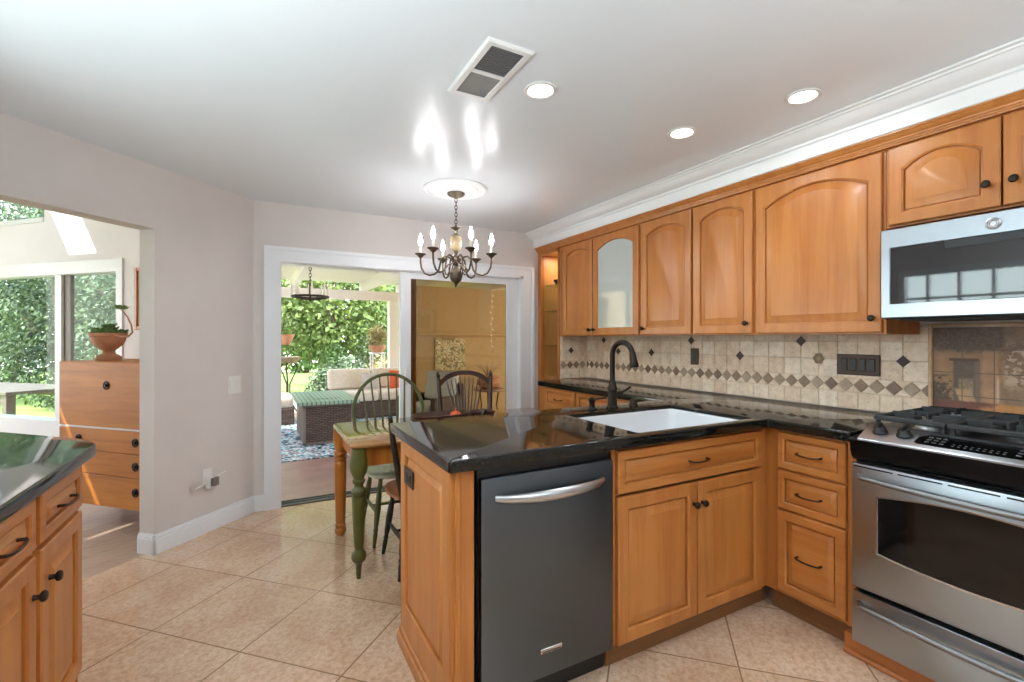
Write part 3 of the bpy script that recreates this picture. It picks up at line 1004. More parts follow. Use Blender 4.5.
# ------------------------------------------------------------------ tiled backsplash
def shade(rng):
    base = rng.choice([(246, 226, 202), (242, 218, 192), (250, 232, 210), (236, 210, 182), (244, 222, 196)])
    return lin(base)
def diamond_col(rng):
    return lin(rng.choice([(156, 128, 104), (140, 112, 92), (170, 146, 120), (148, 122, 100), (180, 158, 134), (130, 104, 88)]))
def tile_wall(name, mapf, u0, u1, z0, z1, ulines, band_u0, dark, rng, flower=None):
    """mapf(u, z, depth) -> point. Square stone tiles, a band of small diamonds, dark diamond insets."""
    tb, gb, db = MB(), MB(), MB()
    def quad(mb, pts, d, col):
        n = len(pts)
        cx = sum(p[0] for p in pts) / n; cz = sum(p[1] for p in pts) / n
        inn = [((p[0] - cx) * .955 + cx, (p[1] - cz) * .955 + cz) for p in pts]
        mb.rings([[mapf(p[0], p[1], 0) for p in pts], [mapf(p[0], p[1], d * .6) for p in pts], [mapf(p[0], p[1], d) for p in inn]], True, False, True, col)
    rows = [(z0, 1.035), (1.112, 1.213), (1.213, 1.314), (1.314, z1)]
    us = [u0] + [x for x in ulines if u0 + .004 < x < u1 - .004] + [u1]
    g = .0015
    for (a_, b_) in rows:
        for i in range(len(us) - 1):
            quad(tb, [(us[i] + g, a_ + g), (us[i + 1] - g, a_ + g), (us[i + 1] - g, b_ - g), (us[i] + g, b_ - g)], .006, shade(rng))
    P_, zc, hh = .0755, 1.0735, .0365
    k0 = int(math.ceil((u0 - band_u0) / P_)) - 1
    k = k0
    def clip(p):
        return (min(max(p[0], u0), u1), p[1])
    while band_u0 + k * P_ < u1 + P_:
        c = band_u0 + k * P_
        if u0 - .02 < c < u1 + .02:
            quad(db, [clip((c, zc - hh)), clip((c + hh, zc)), clip((c, zc + hh)), clip((c - hh, zc))], .006, diamond_col(rng))
        for s in (-1, 1):
            t3 = [clip((c + .003, zc + s * hh)), clip((c + P_ - .003, zc + s * hh)), clip((c + P_ / 2, zc + s * .004))]
            if t3[1][0] - t3[0][0] > .02 and u0 + .01 < t3[2][0] < u1 - .01:
                quad(tb, t3, .005, shade(rng))
        k += 1
    dk = MB()
    for (u_, z_) in dark:
        h2 = .031
        quad(dk, [(u_, z_ - h2), (u_ + h2, z_), (u_, z_ + h2), (u_ - h2, z_)], .009, (0.06, 0.032, 0.022))
    gb.add([mapf(u0, z0, -.004), mapf(u1, z0, -.004), mapf(u1, z1, -.004), mapf(u0, z1, -.004), mapf(u0, z0, .002), mapf(u1, z0, .002), mapf(u1, z1, .002), mapf(u0, z1, .002)],
           [(0, 1, 2, 3), (4, 5, 6, 7), (0, 1, 5, 4), (1, 2, 6, 5), (2, 3, 7, 6), (3, 0, 4, 7)], lin((226, 202, 174)))
    root = struct(gb.build(name, 'travertine'))
    tb.build('stone_tile', 'travertine', root)
    db.build('diamond_band', 'travertine', root)
    dk.build('dark_inset', 'painted', root)
    if flower:
        fm = MB()
        for j in range(6):
            a = 2 * pi * j / 6
            c_ = (flower[0] + .018 * cos(a), flower[1] + .018 * sin(a))
            fm.rings([[mapf(c_[0] + r_ * cos(2 * pi * q_ / 10), c_[1] + r_ * sin(2 * pi * q_ / 10), dd) for q_ in range(10)] for r_, dd in ((.015, .004), (.014, .008), (.008, .010))], True, False, True, lin((140, 112, 84)))
        fm.rings([[mapf(flower[0] + r_ * cos(2 * pi * q_ / 10), flower[1] + r_ * sin(2 * pi * q_ / 10), dd) for q_ in range(10)] for r_, dd in ((.013, .004), (.012, .011), (.006, .013))], True, False, True, lin((176, 146, 108)))
        fm.build('flower_inset', 'painted', root)
    return root
rng = random.Random(3)
tile_wall('wall_backsplash', lambda u_, z, d: Vector((2.886 - d, u_, z)), 1.05, 3.757, .941, 1.395, [1.154 + .102 * k for k in range(-2, 28)], 1.194,
          [(1.154, 1.213), (1.664, 1.314), (2.072, 1.213), (2.48, 1.314), (2.888, 1.213), (3.50, 1.314), (3.296, 1.213)], rng, (1.562, 1.213))
tile_wall('wall_backsplash_return', lambda u_, z, d: Vector((u_, 3.7595 - d, z)), 2.56, 2.879, .941, 1.349, [2.58 + .102 * k for k in range(4)], 2.597, [(2.684, 1.213)], rng)

# painted mural of a courtyard doorway behind the range
def hashn(x, y):
    v_ = sin(x * 127.1 + y * 311.7) * 43758.5453
    return v_ - math.floor(v_)
def vnoise(x, y):
    xi, yi = math.floor(x), math.floor(y)
    fx, fy = x - xi, y - yi
    fx, fy = fx * fx * (3 - 2 * fx), fy * fy * (3 - 2 * fy)
    a = hashn(xi, yi) * (1 - fx) + hashn(xi + 1, yi) * fx
    b = hashn(xi, yi + 1) * (1 - fx) + hashn(xi + 1, yi + 1) * fx
    return a * (1 - fy) + b * fy
def fbm(x, y):
    return vnoise(x, y) * .5 + vnoise(x * 2.1, y * 2.1) * .3 + vnoise(x * 4.3, y * 4.3) * .2
def blend(a, b, t):
    t = max(0.0, min(1.0, t))
    return tuple(x + (y - x) * t for x, y in zip(a, b))
def soft(v, lo, hi):
    t = max(0.0, min(1.0, (v - lo) / (hi - lo)))
    return t * t * (3 - 2 * t)
def band(v, lo, hi, e=.004):
    return soft(v, lo - e, lo + e) * (1 - soft(v, hi - e, hi + e))
def mural(u_, z):
    """u: metres from the left edge, z: height above the lower edge of the mural."""
    n = fbm(u_ * 30, z * 30)
    n2 = fbm(u_ * 75 + 9, z * 75)
    n3 = fbm(u_ * 140 + 3, z * 140 + 5)
    k = .86 + .28 * n
    c = tuple(x * k for x in (176, 146, 116))                                   # plaster wall
    c = blend(c, tuple(x * (.6 + .8 * n3) for x in (104, 88, 76)), soft(z + .05 * (n - .5), .295, .335))     # leafy shade
    right = soft(u_, .235, .26)
    c = blend(c, tuple(x * (.8 + .4 * n) for x in (150, 128, 112)), right * .8)
    c = blend(c, (214, 200, 186), right * soft(n2 + .5 * n, .72, .86) * band(z, .16, .34, .03))              # blossom
    c = blend(c, tuple(x * (.9 + .2 * n) for x in (192, 160, 130)), band(u_, .178, .228) * band(z, .085, .315, .008))   # pier
    c = blend(c, (222, 206, 192), band(u_, .222, .232) * band(z, .09, .2, .02))
    c = blend(c, tuple(x * (.8 + .4 * n) for x in (112, 100, 92)), band(u_, .075, .168) * band(z, .08, .275))         # doorway
    c = blend(c, (136, 124, 114), band(u_, .150, .168) * band(z, .08, .275))
    c = blend(c, tuple(x * (.75 + .5 * n3) for x in (160, 148, 130)), band(u_, .094, .146) * band(z, .08, .19, .01))
    c = blend(c, tuple(x * (.9 + .2 * n) for x in (204, 178, 146)), band(u_ + (z - .1) * .35, .092, .15) * band(z, .08, .14, .008))
    c = blend(c, (104, 78, 64), band(u_, .06, .166, .003) * band(z, .270, .282, .003))
    c = blend(c, tuple(x * (.6 + .8 * n3) for x in (98, 86, 74)), soft(n2 + (.20 - z) * 3 - u_ * 4, .35, .5) * band(z, .08, .2, .01) * (1 - soft(u_, .065, .075)))   # bush
    g = tuple(x * (.8 + .4 * n) for x in (124, 82, 72))                          # red paving
    g = blend(g, tuple(x * (.85 + .3 * n) for x in (204, 156, 102)), soft(u_ * .5 - z + .03 * (n - .5), .02, .05))
    c = blend(c, g, 1 - soft(z + .006 * n, .082, .09))
    return lin(tuple(max(0, min(255, x * k2)) for x, k2 in zip(c, (.95, .87, .78))))
r = thing('tile_mural', 'tile mural of a courtyard doorway on the wall behind the range', 'mural', (2.884, 1.035, .955))
m_ = MB()
MW_, MH_ = .77, .43
cell = .0035
nu, nz = int(MW_ / cell), int(MH_ / cell)
vs, fs, cs = [], [], []
def mx(i, j):
    return (0.0, -i * cell, j * cell)
for i in range(nu):
    for j in range(nz):
        uu, zz = (i + .5) * cell, (j + .5) * cell
        c = mural(uu, zz)
        if min(abs((uu - .107 * k)) for k in range(1, 8)) < .0022 or min(abs(zz - .108 * k) for k in range(1, 5)) < .0022:
            c = tuple(x * .0 + y for x, y in zip(c, lin((104, 88, 74))))
        o_ = len(m_.v)
        m_.v += [Vector(mx(i, j)), Vector(mx(i + 1, j)), Vector(mx(i + 1, j + 1)), Vector(mx(i, j + 1))]
        m_.f.append((o_, o_ + 1, o_ + 2, o_ + 3)); m_.c.append(c)
m_.box(.0005, .008, -nu * cell, 0, 0, nz * cell, col=lin((160, 140, 120)))
m_.build('painted_tile_panel', 'painted', r)
MB().box(-.012, .004, 0, .016, -.012, .445, .004).box(-.012, .004, -nu * cell, 0, .431, .445, .004).build('border', 'tile_border', r)

# wall plates on the backsplash
r = thing('switch_plate', 'wide dark bronze plate of four switches on the tiles left of the range', 'switch', (2.879, 1.356, 1.186), RX)
MB().box(-.106, .106, -.007, 0, -.057, .057, .004).build('plate', 'plate_dark', r)
for k in range(4):
    MB().box(-.083 + k * .0445, -.050 + k * .0445, -.011, -.005, -.034, .034, .003).build('rocker', 'black_plastic', r)
r = thing('outlet_plate', 'single dark bronze outlet plate on the tiles under the narrow door cabinet', 'outlet', (2.879, 2.445, 1.195), RX)
MB().box(-.037, .037, -.006, 0, -.061, .061, .004).build('plate', 'plate_dark', r)
MB().box(-.017, .017, -.010, -.004, -.034, .034, .003).build('socket', 'black_plastic', r)

# ------------------------------------------------------------------ range on its wooden platform
r = thing('range_platform', 'low honey wood plinth with a moulded edge carrying the range', 'platform', (2.2, 1.088, 0), RX)
MB().box(0, .86, 0, .62, 0, .086).build('plinth', 'redwood', r)
MB().box(-.001, .86, -.016, 0, 0, .022, .006).build('edge_moulding', 'redwood', r)

RL, RW = 1.04, .762
r = thing('kitchen_range', 'stainless slide-in gas range with black grates at the right end of the cabinets', 'range', (2.19, RL, 0), RX)
MB().box(.004, RW - .004, .0, .66, .0875, .93).build('body', 'black_enamel', r)
def bulge_loop(x0, x1, z0, z1, bt, bb, y, N=17, ins=0.0):
    p = []
    for k in range(N):
        u_ = k / (N - 1)
        p.append((x0 + ins + (x1 - x0 - 2 * ins) * u_, y, z0 + ins - bb * (1 - (2 * u_ - 1) ** 2)))
    for k in range(N):
        u_ = 1 - k / (N - 1)
        p.append((x0 + ins + (x1 - x0 - 2 * ins) * u_, y, z1 - ins + bt * (1 - (2 * u_ - 1) ** 2)))
    return p
d = MB().box(.002, RW - .002, -.04, .0, .316, .822, .006, 2).build('oven_door', 'steel', r)
MB().rings([bulge_loop(.09, .672, .476, .705, .03, .022, -.0395), bulge_loop(.09, .672, .476, .705, .03, .022, -.0425), bulge_loop(.09, .672, .476, .705, .03, .022, -.0425, ins=.005), bulge_loop(.09, .672, .476, .705, .03, .022, -.040, ins=.007)], cap0=False, cap1=False).build('window_rim', 'chrome', d)
MB().rings([bulge_loop(.09, .672, .476, .705, .03, .022, -.0385, ins=.006), bulge_loop(.09, .672, .476, .705, .03, .022, -.0412, ins=.006)]).build('window', 'oven_glass', d)
def bow_handle(x0, x1, z, y, out, r0=.011, drop=.0):
    pts = [(x0, y, z)]
    for k in range(15):
        u_ = k / 14
        pts.append((x0 + .02 + (x1 - x0 - .04) * u_, y - out * (.72 + .28 * sin(pi * u_)), z - drop * sin(pi * u_)))
    pts.append((x1, y, z))
    return MB().tube(pts, [r0] + [r0 * (1 + .25 * sin(pi * k / 14)) for k in range(15)] + [r0], 12)
bow_handle(.03, RW - .03, .772, -.038, .05, .0095, .004).build('handle', 'handle_steel', d)
m_ = MB()
for k in range(5):
    m_.box(.012 + k * .149, .146 + k * .149, -.0412, -.0395, .807, .8125)
m_.build('vent_slots', 'black_plastic', d)
d = MB().box(.002, RW - .002, -.038, .0, .0885, .298, .006, 2).build('drawer', 'steel', r)
bow_handle(.03, RW - .03, .256, -.036, .05, .0095, .006).build('handle', 'handle_steel', d)
# black rounded apron under the controls
prof = [(0.0, .83), (-.026, .834), (-.042, .852), (-.05, .875), (-.05, .895), (-.056, .918), (-.05, .926), (0.0, .93)]
MB().prism([(y, z) for y, z in prof], .002, RW - .002, 'yz').build('apron', 'black_enamel', r, angle=50)
# sloping steel control panel
cy0, cz0, cy1, cz1 = -.062, .926, .075, .970
m_ = MB()
m_.prism([(cy0, cz0 - .006), (cy0, cz0), (cy0 + .006, cz0 + .006), (cy1, cz1), (cy1, cz0 - .006)], .0, RW, 'yz')
for i, p in enumerate(m_.v):
    if p.y < -.03:
        m_.v[i].x = .034 if p.x < .1 else RW - .034
    else:
        m_.v[i].x = .016 if p.x < .1 else RW - .016
cp = m_.build('control_panel', 'steel', r)
tl = math.atan2(cz1 - cz0 - .006, cy1 - cy0 - .006)
def on_panel(mb, x, s, h=0.0):
    """Local frame on the slope: origin x along, s up the slope (0..1)."""
    y = cy0 + .006 + (cy1 - cy0 - .006) * s
    z = cz0 + .006 + (cz1 - cz0 - .006) * s
    mb.xf(0, Matrix.Translation((x, y, z + h)) @ Matrix.Rotation(tl, 4, 'X'))
    return mb
for x in (.082, .162, RW - .162, RW - .082):
    k = on_panel(MB().lathe([(.026, 0), (.026, .006), (.021, .012), (.0195, .024), (.017, .027), (.001, .027)], (0, 0, 0), 20), x, .52).build('knob', 'black_plastic', cp)
    on_panel(MB().box(-.006, .006, -.021, .021, .026, .036, .003), x, .52).build('grip', 'black_plastic', k)
hx0, hx1 = .205, RW - .205
on_panel(MB().prism([(-.165, -.045), (.165, -.045), (.176, -.028), (.176, .03), (.166, .043), (-.15, .043), (-.176, .01), (-.176, -.034)], -.001, .0022), (hx0 + hx1) / 2, .5).build('display', 'oven_glass', cp)
for bx in (-.148, .092):
    for i in range(3):
        for j in range(3):
            on_panel(MB().box(bx + i * .021, bx + .014 + i * .021, -.028 + j * .021, -.019 + j * .021, .002, .0036, .0014), (hx0 + hx1) / 2, .5).build('button', 'key_grey', cp)
for i in range(9):
    for v0, v1 in ((-.03, -.024), (-.015, -.011)):
        on_panel(MB().box(-.07 + i * .0165, -.063 + i * .0165, v0, v1, .002, .0034, .0008), (hx0 + hx1) / 2, .5).build('button', 'key_grey', cp)
MB().box(.004, RW - .004, .075, .655, .93, .958, .004).build('cooktop', 'black_enamel', r)
MB().box(.0, RW, .655, .672, .93, .985, .003).build('back_guard', 'steel', r)
burn = [(.16, .22), (.16, .50), (.381, .36), (.602, .22), (.602, .50)]
for (x, y) in burn:
    b_ = MB().lathe([(.052, .950), (.052, .958), (.042, .964), (.040, .974)], (x, y, 0), 20).build('burner', 'steel_soft', r)
    MB().lathe([(.036, .974), (.037, .980), (.030, .985), (.001, .986)], (x, y, 0), 20, cap0=True).build('burner_cap', 'burner', b_)
for gx0, gx1 in ((.024, .260), (.264, .498), (.502, .738)):
    m_ = MB()
    cx = (gx0 + gx1) / 2
    z0, z1 = .990, 1.010
    for y in (.095, .365, .635):
        m_.box(gx0, gx1, y - .009, y + .009, z0, z1, .004)
    for x in (gx0 + .007, gx1 - .007):
        m_.box(x - .009, x + .009, .095, .635, z0, z1, .004)
    for y in (.23, .50):
        m_.box(gx0 + .01, cx - .03, y - .007, y + .007, z0 + .002, z1 + .008, .002).box(cx + .03, gx1 - .01, y - .007, y + .007, z0 + .002, z1 + .006, .002)
        m_.box(cx - .005, cx + .005, y - .125, y - .03, z0 + .002, z1 + .006, .002).box(cx - .005, cx + .005, y + .03, y + .125, z0 + .002, z1 + .006, .002)
    for x in (gx0 + .012, gx1 - .012):
        for y in (.10, .365, .63):
            m_.cyl((x, y, .950), (x, y, .996), .012, .009, 8)
    m_.build('grate', 'cast_iron', r)

# microwave under the short wall cabinet
r = thing('microwave_oven', 'stainless over-the-range microwave hung above the gas range', 'microwave', (2.45, 1.066, 1.415), RX)
MB().box(0, .762, .03, .43, 0, .395, .003).build('body', 'black_plastic', r)
fr = MB()
def rect(x0, x1, z0, z1, y):
    return [(x0, y, z0), (x1, y, z0), (x1, y, z1), (x0, y, z1)]
fr.rings([rect(0, .762, .004, .395, .03), rect(0, .762, .004, .395, .005), rect(.004, .758, .008, .391, 0), rect(.034, .60, .064, .314, 0), rect(.038, .596, .068, .310, .006)], cap0=False, cap1=False)
d = fr.build('door', 'steel', r)
MB().box(.034, .60, .004, .02, .064, .314).build('window', 'mw_glass', d)
MB().box(.225, .594, -.001, .006, .281, .311).build('label_strip', 'black_plastic', d)
b_ = MB().lathe([(.0225, 0), (.0225, .004), (.019, .006), (.001, .006)], (0, 0, 0), 24)
b_.xf(0, Matrix.Translation((.368, 0, .350)) @ Matrix.Rotation(radians(90), 4, 'X'))
bd = b_.build('badge', 'steel_soft', d)
m_ = MB()
for ph in (0, 2.1, 4.2):
    m_.tube([(.368 + .011 * cos(ph + t * .5), -.007, .350 + .011 * sin(ph + t * .5)) for t in range(5)], .0012, 6)
m_.tube([(.368 + .0165 * cos(2 * pi * t / 24), -.0065, .350 + .0165 * sin(2 * pi * t / 24)) for t in range(24)], .001, 6, closed=True)
m_.build('monogram', 'plastic_grey', bd)
MB().box(.62, .752, -.003, .004, .03, .36, .004).build('control_panel', 'oven_glass', d)
bh = MB().tube([(.607, .0, .07), (.607, -.035, .085), (.607, -.04, .19), (.607, -.035, .295), (.607, .0, .31)], .009, 10)
bh.build('handle', 'steel_soft', d)
MB().box(.05, .70, .06, .40, -.006, .0).build('filter', 'vent_dark', r)

# ------------------------------------------------------------------ left counter
def island_unit(y, label):
    r = thing('base_cabinet', label, 'cabinet', (-.562, y, 0), pi / 2)
    MB().box(0, .77, .02, .60, .13, .895).box(0, .77, 0, .02, .13, .895).build('carcass', 'maple', r)
    add_drawer(r, .012, .362, .742, .884, True, .11, .036)
    add_drawer(r, .398, .752, .742, .884, True, .11, .036)
    add_door(r, .012, .362, .17, .726, 0, (.338, .618))
    add_door(r, .398, .752, .17, .726, 0, (.452, .624))
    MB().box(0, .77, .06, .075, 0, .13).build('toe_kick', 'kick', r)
    return r
a_ = island_unit(1.42, 'honey maple base cabinet with two doors under the dark counter at the left edge')
c_ = copy_tree(a_)
c_.location = (-.562, .648, 0)
c_['label'] = 'honey maple base cabinet of the left counter on the camera side of the other unit'
r = thing('end_cabinet', 'wedge shaped maple end of the left counter facing the sun room opening', 'cabinet', (-.562, 2.192, 0))
poly = [(0, 0), (0, .012), (-.555, .56), (-.60, .56), (-.60, 0)]
MB().prism(poly, .0, .895, 'xy').build('end_panel', 'maple', r)
tag(poly_slab([(-.524, .6), (-.524, 2.27), (-.585, 2.388), (-1.12, 2.923), (-1.195, 2.85), (-1.195, .6)], CT0, CT1, 'countertop', 'granite', None, (-.85, 1.5, CT0), .03, .006), 'dark polished granite counter with a clipped end at the left edge', 'worktop')

# ------------------------------------------------------------------ ceiling fittings
def downlight(x, y, label, power=9.0):
    r = thing('recessed_light', label, 'light', (x, y, CEIL), 0, 'recessed ceiling lights')
    MB().lathe([(.07, -.001), (.069, -.005), (.056, -.007), (.051, -.003), (.051, -.0005)], (0, 0, 0), 32, cap0=False, cap1=False).build('trim_ring', 'plastic_white', r)
    MB().lathe([(.051, -.0015), (.001, -.0015)], (0, 0, 0), 32, cap0=False).build('lens', 'lamp', r)
    if power:
        area_light('lamp', (0, 0, -.009), (0, 0, 0), .09, .09, power, (.88, .95, 1.0), 'DISK', r)
    return r
CAN_W = 1.1
downlight(1.064, 1.711, 'round recessed ceiling light beside the ceiling vent', CAN_W)
downlight(2.103, 1.206, 'round recessed ceiling light in front of the wide wall cabinet door', CAN_W)
downlight(1.926, 1.717, 'round recessed ceiling light near the crown moulding above the narrow cabinet doors', CAN_W)
def added_uplight(x, y, label, power):  # lamps added out of view to brighten the ceiling
    r = thing('added_fill_light', label, 'light', (x, y, 1.5), 0, 'added fill lamps behind the view')
    MB().lathe([(.012, 0), (.05, .004), (.12, .03), (.17, .075), (.19, .12), (.184, .12), (.163, .08), (.115, .037), (.05, .012), (.001, .010)], (0, 0, 0), 32).build('bowl', 'brass', r)
    m3 = MB().cyl((0, 0, .01), (0, 0, CEIL - 1.5 - .02), .006, .006, 8)
    m3.build('stem', 'brass', r)
    MB().lathe([(.06, CEIL - 1.5 - .001), (.06, CEIL - 1.5 - .02), (.012, CEIL - 1.5 - .03)], (0, 0, 0), 24).build('canopy', 'brass', r)
    for sx in (-1, 1):
        area_light('bulb', (sx * .07, 0, .09), (pi, 0, 0), .10, .10, power, (.80, .92, 1.0), 'DISK', r)
    return r
UP_W = 30.0
added_uplight(-.62, .62, 'added unseen metal bowl lamp throwing light up to the ceiling over the left counter', UP_W * .30)
added_uplight(1.0, -.9, 'added unseen metal bowl lamp throwing light up to the ceiling near the back wall', UP_W * .58)

r = thing('ceiling_vent', 'rectangular white ceiling vent with a dark louvred half and a grey half', 'vent', (.808, 1.698, CEIL))
MB().rings([[(sx * a, sy * b, z) for sx, sy in ((-1, -1), (1, -1), (1, 1), (-1, 1))] for a, b, z in ((.094, .204, 0), (.094, .204, -.006), (.088, .198, -.011), (.068, .178, -.011), (.066, .176, -.003))], cap0=False, cap1=False).build('frame', 'plastic_white', r)
MB().box(-.066, .066, -.01, .01, -.011, -.003).build('divider', 'plastic_white', r)
MB().box(-.068, .068, -.178, -.01, -.004, -.001).build('backing', 'vent_dark', r)
for k in range(13):
    MB().box(-.066, .066, -.170 + k * .0125, -.166 + k * .0125, -.010, -.004).build('slat', 'vent_slat', r)
MB().box(-.068, .068, .01, .178, -.006, -.001).build('filter', 'vent_grey', r)

tag(MB().lathe([(.21, 0), (.21, -.008), (.2, -.014), (.188, -.016), (.18, -.010), (.15, -.010), (.142, -.018), (.128, -.022), (.116, -.018), (.105, -.026), (.085, -.03), (.06, -.03), (.001, -.03)], (0, 0, 0), 48, cap0=False).build('ceiling_medallion', 'crown_white', None, None), 'round white moulded medallion on the ceiling above the chandelier', 'medallion')
MED = bpy.data.objects['ceiling_medallion']
MED.location = (1.24, 3.131, CEIL)
MED.scale = (1.08, 1.08, 1)

CX, CY, CEILC = 1.24, 3.131, 2.4045
r = thing('chandelier', 'six-arm pewter candle chandelier with a cream glass column hanging over the table', 'chandelier', (CX, CY, 1.694), radians(-28.4))
r.scale = (1.073, 1.073, 1.073)
zb = 1.753
def L(p):
    return [(a, z - zb) for a, z in p]
MB().lathe(L([(.058, CEILC - .0305), (.058, CEILC - .036), (.05, CEILC - .046), (.02, CEILC - .056), (.008, CEILC - .065), (.001, CEILC - .066)]), (0, 0, 0), 28).build('canopy', 'brass', r)
m_ = MB()
zc = CEILC - .062
k = 0
while zc > 2.165:
    ax = (1, 0) if k % 2 == 0 else (0, 1)
    m_.tube([(ax[0] * .0085 * cos(t * pi / 6), ax[1] * .0085 * cos(t * pi / 6), zc - zb - .014 + .0165 * sin(t * pi / 6)) for t in range(12)], .0022, 6, closed=True)
    zc -= .0235
    k += 1
m_.build('chain', 'iron', r)
MB().lathe(L([(.006, 2.165), (.008, 2.15), (.036, 2.148), (.034, 2.143), (.012, 2.128), (.008, 2.11), (.014, 2.104), (.03, 2.094), (.028, 2.089), (.006, 2.088)]), (0, 0, 0), 24).build('top_dish', 'brass', r)
MB().lathe(L([(.028, 2.089), (.037, 2.075), (.038, 2.045), (.034, 2.015), (.024, 1.995), (.018, 1.99)]), (0, 0, 0), 24).build('glass_column', 'cream_glass', r)
MB().lathe(L([(.018, 1.99), (.01, 1.975), (.012, 1.965), (.026, 1.95), (.03, 1.93), (.022, 1.905), (.012, 1.892), (.018, 1.88), (.03, 1.868), (.041, 1.845), (.043, 1.82), (.036, 1.798), (.02, 1.782), (.009, 1.772), (.007, 1.765), (.01, 1.76), (.006, 1.754), (.001, 1.753)]), (0, 0, 0), 28).build('lower_column', 'brass', r)
for k in range(6):
    an = k * pi / 3
    ca, sa = cos(an), sin(an)
    def pt(rad, z):
        return (rad * ca, rad * sa, z - zb)
    arm = MB().tube([pt(.015, 1.925), pt(.045, 1.95), (pt(.075, 1.958)), pt(.098, 1.94), pt(.105, 1.905), pt(.115, 1.865), pt(.14, 1.84), pt(.175, 1.832), pt(.208, 1.845), pt(.229, 1.88), pt(.235, 1.92), pt(.235, 1.95)], .0062, 10)
    arm.tube([pt(.02, 1.915), pt(.05, 1.905), pt(.075, 1.87), pt(.07, 1.84), pt(.055, 1.835), pt(.05, 1.85)], .0042, 8)
    arm = arm.build('arm', 'brass', r)
    MB().lathe([(.006, 1.945 - zb), (.016, 1.955 - zb), (.022, 1.962 - zb), (.038, 1.972 - zb), (.037, 1.976 - zb), (.014, 1.972 - zb), (.001, 1.972 - zb)], (.235 * ca, .235 * sa, 0), 18).build('drip_pan', 'brass', arm)
    MB().lathe([(.0085, 1.972 - zb), (.0085, 2.03 - zb), (.001, 2.03 - zb)], (.235 * ca, .235 * sa, 0), 12).build('candle_sleeve', 'candle', arm)
    MB().lathe([(.006, 2.03 - zb), (.0125, 2.045 - zb), (.0145, 2.058 - zb), (.010, 2.078 - zb), (.004, 2.1 - zb), (.001, 2.108 - zb)], (.235 * ca, .235 * sa, 0), 14).build('bulb', 'bulb', arm)

# plates on the diagonal wall
p = AB(2.72, KD - .0005, .99)
r = thing('light_switch', 'white double light switch plate on the taupe wall left of the glass door', 'switch', p, pi / 4)
MB().box(-.056, .056, -.006, 0, -.066, .066, .003).build('plate', 'plastic_white', r)
for s in (-1, 1):
    MB().box(s * .024 - .016, s * .024 + .016, -.0095, -.004, -.033, .033, .002).build('rocker', 'plastic_white', r)
p = AB(2.497, KD - .0005, .375)
r = thing('wall_outlet', 'white wall outlet low on the taupe wall with a small plug-in device', 'outlet', p, pi / 4)
MB().box(-.036, .036, -.006, 0, -.06, .06, .003).build('plate', 'plastic_white', r)
MB().box(-.02, .03, -.04, -.006, -.075, .0, .006).build('adapter', 'plastic_white', r)
plabel(MB().box(-.005, .045, -.062, -.04, -.058, .0, .004).build('device', 'plastic_grey', r), 'grey square device')
MB().tube([(-.11, -.03, -.045), (-.03, -.036, -.03), (.05, -.036, .0), (.12, -.03, .012)], .004, 8).build('arm', 'plastic_white', r)

# ------------------------------------------------------------------ dining table and chairs
TX0, TX1, TY0, TY1, TZ = .447, 2.02, 2.665, 3.41, .75
r = thing('dining_table', 'wooden dining table with one green turned leg and a glossy top behind the peninsula', 'table', ((TX0 + TX1) / 2, (TY0 + TY1) / 2, 0))
hx, hy = (TX1 - TX0) / 2, (TY1 - TY0) / 2
MB().rings([rr(hx - .008, hy - .008, .04, TZ - .03), rr(hx, hy, .045, TZ - .02), rr(hx, hy, .045, TZ - .008), rr(hx - .007, hy - .007, .04, TZ)]).build('tabletop', 'table_top', r, angle=60)
MB().box(-hx + .06, hx - .06, -hy + .05, -hy + .07, .61, TZ - .03).box(-hx + .06, hx - .06, hy - .07, hy - .05, .61, TZ - .03).box(-hx + .05, -hx + .07, -hy + .05, hy - .05, .61, TZ - .03).box(hx - .07, hx - .05, -hy + .05, hy - .05, .61, TZ - .03).build('apron', 'table_wood', r)
LEG_A = [(.001, 0), (.011, .001), (.014, .03), (.018, .085), (.024, .09), (.037, .105), (.041, .125), (.037, .145), (.024, .160), (.023, .168), (.027, .2), (.034, .34), (.038, .44), (.038, .46), (.030, .466), (.038, .476), (.041, .487), (.036, .498), (.026, .506), (.024, .522), (.034, .534), (.036, .545), (.028, .553), (.03, .562), (.044, .59), (.05, .622), (.048, .655), (.04, .69), (.038, .72)]
LEG_B = [(.001, 0), (.022, .001), (.03, .012), (.038, .03), (.036, .05), (.028, .056), (.035, .066), (.035, .078), (.028, .084), (.032, .1), (.037, .3), (.039, .48), (.039, .5), (.032, .506), (.041, .516), (.041, .53), (.033, .536), (.041, .55), (.041, .562), (.032, .57), (.04, .6), (.047, .65), (.045, .70), (.045, .72)]
lx, ly = hx - .045, hy - .03
for (sx, sy, prof, mt, lb) in ((-1, -1, LEG_A, 'green_leg', 'green painted turned leg'), (-1, 1, LEG_B, 'table_wood', 'plain wood turned leg'), (1, -1, LEG_A, 'table_wood', None), (1, 1, LEG_B, 'table_wood', None)):
    o = MB().lathe(prof, (sx * lx, sy * ly + (-.03 if sy > 0 else .0), 0), 22).build('leg', mt, r, angle=50)
    if lb:
        plabel(o, lb)

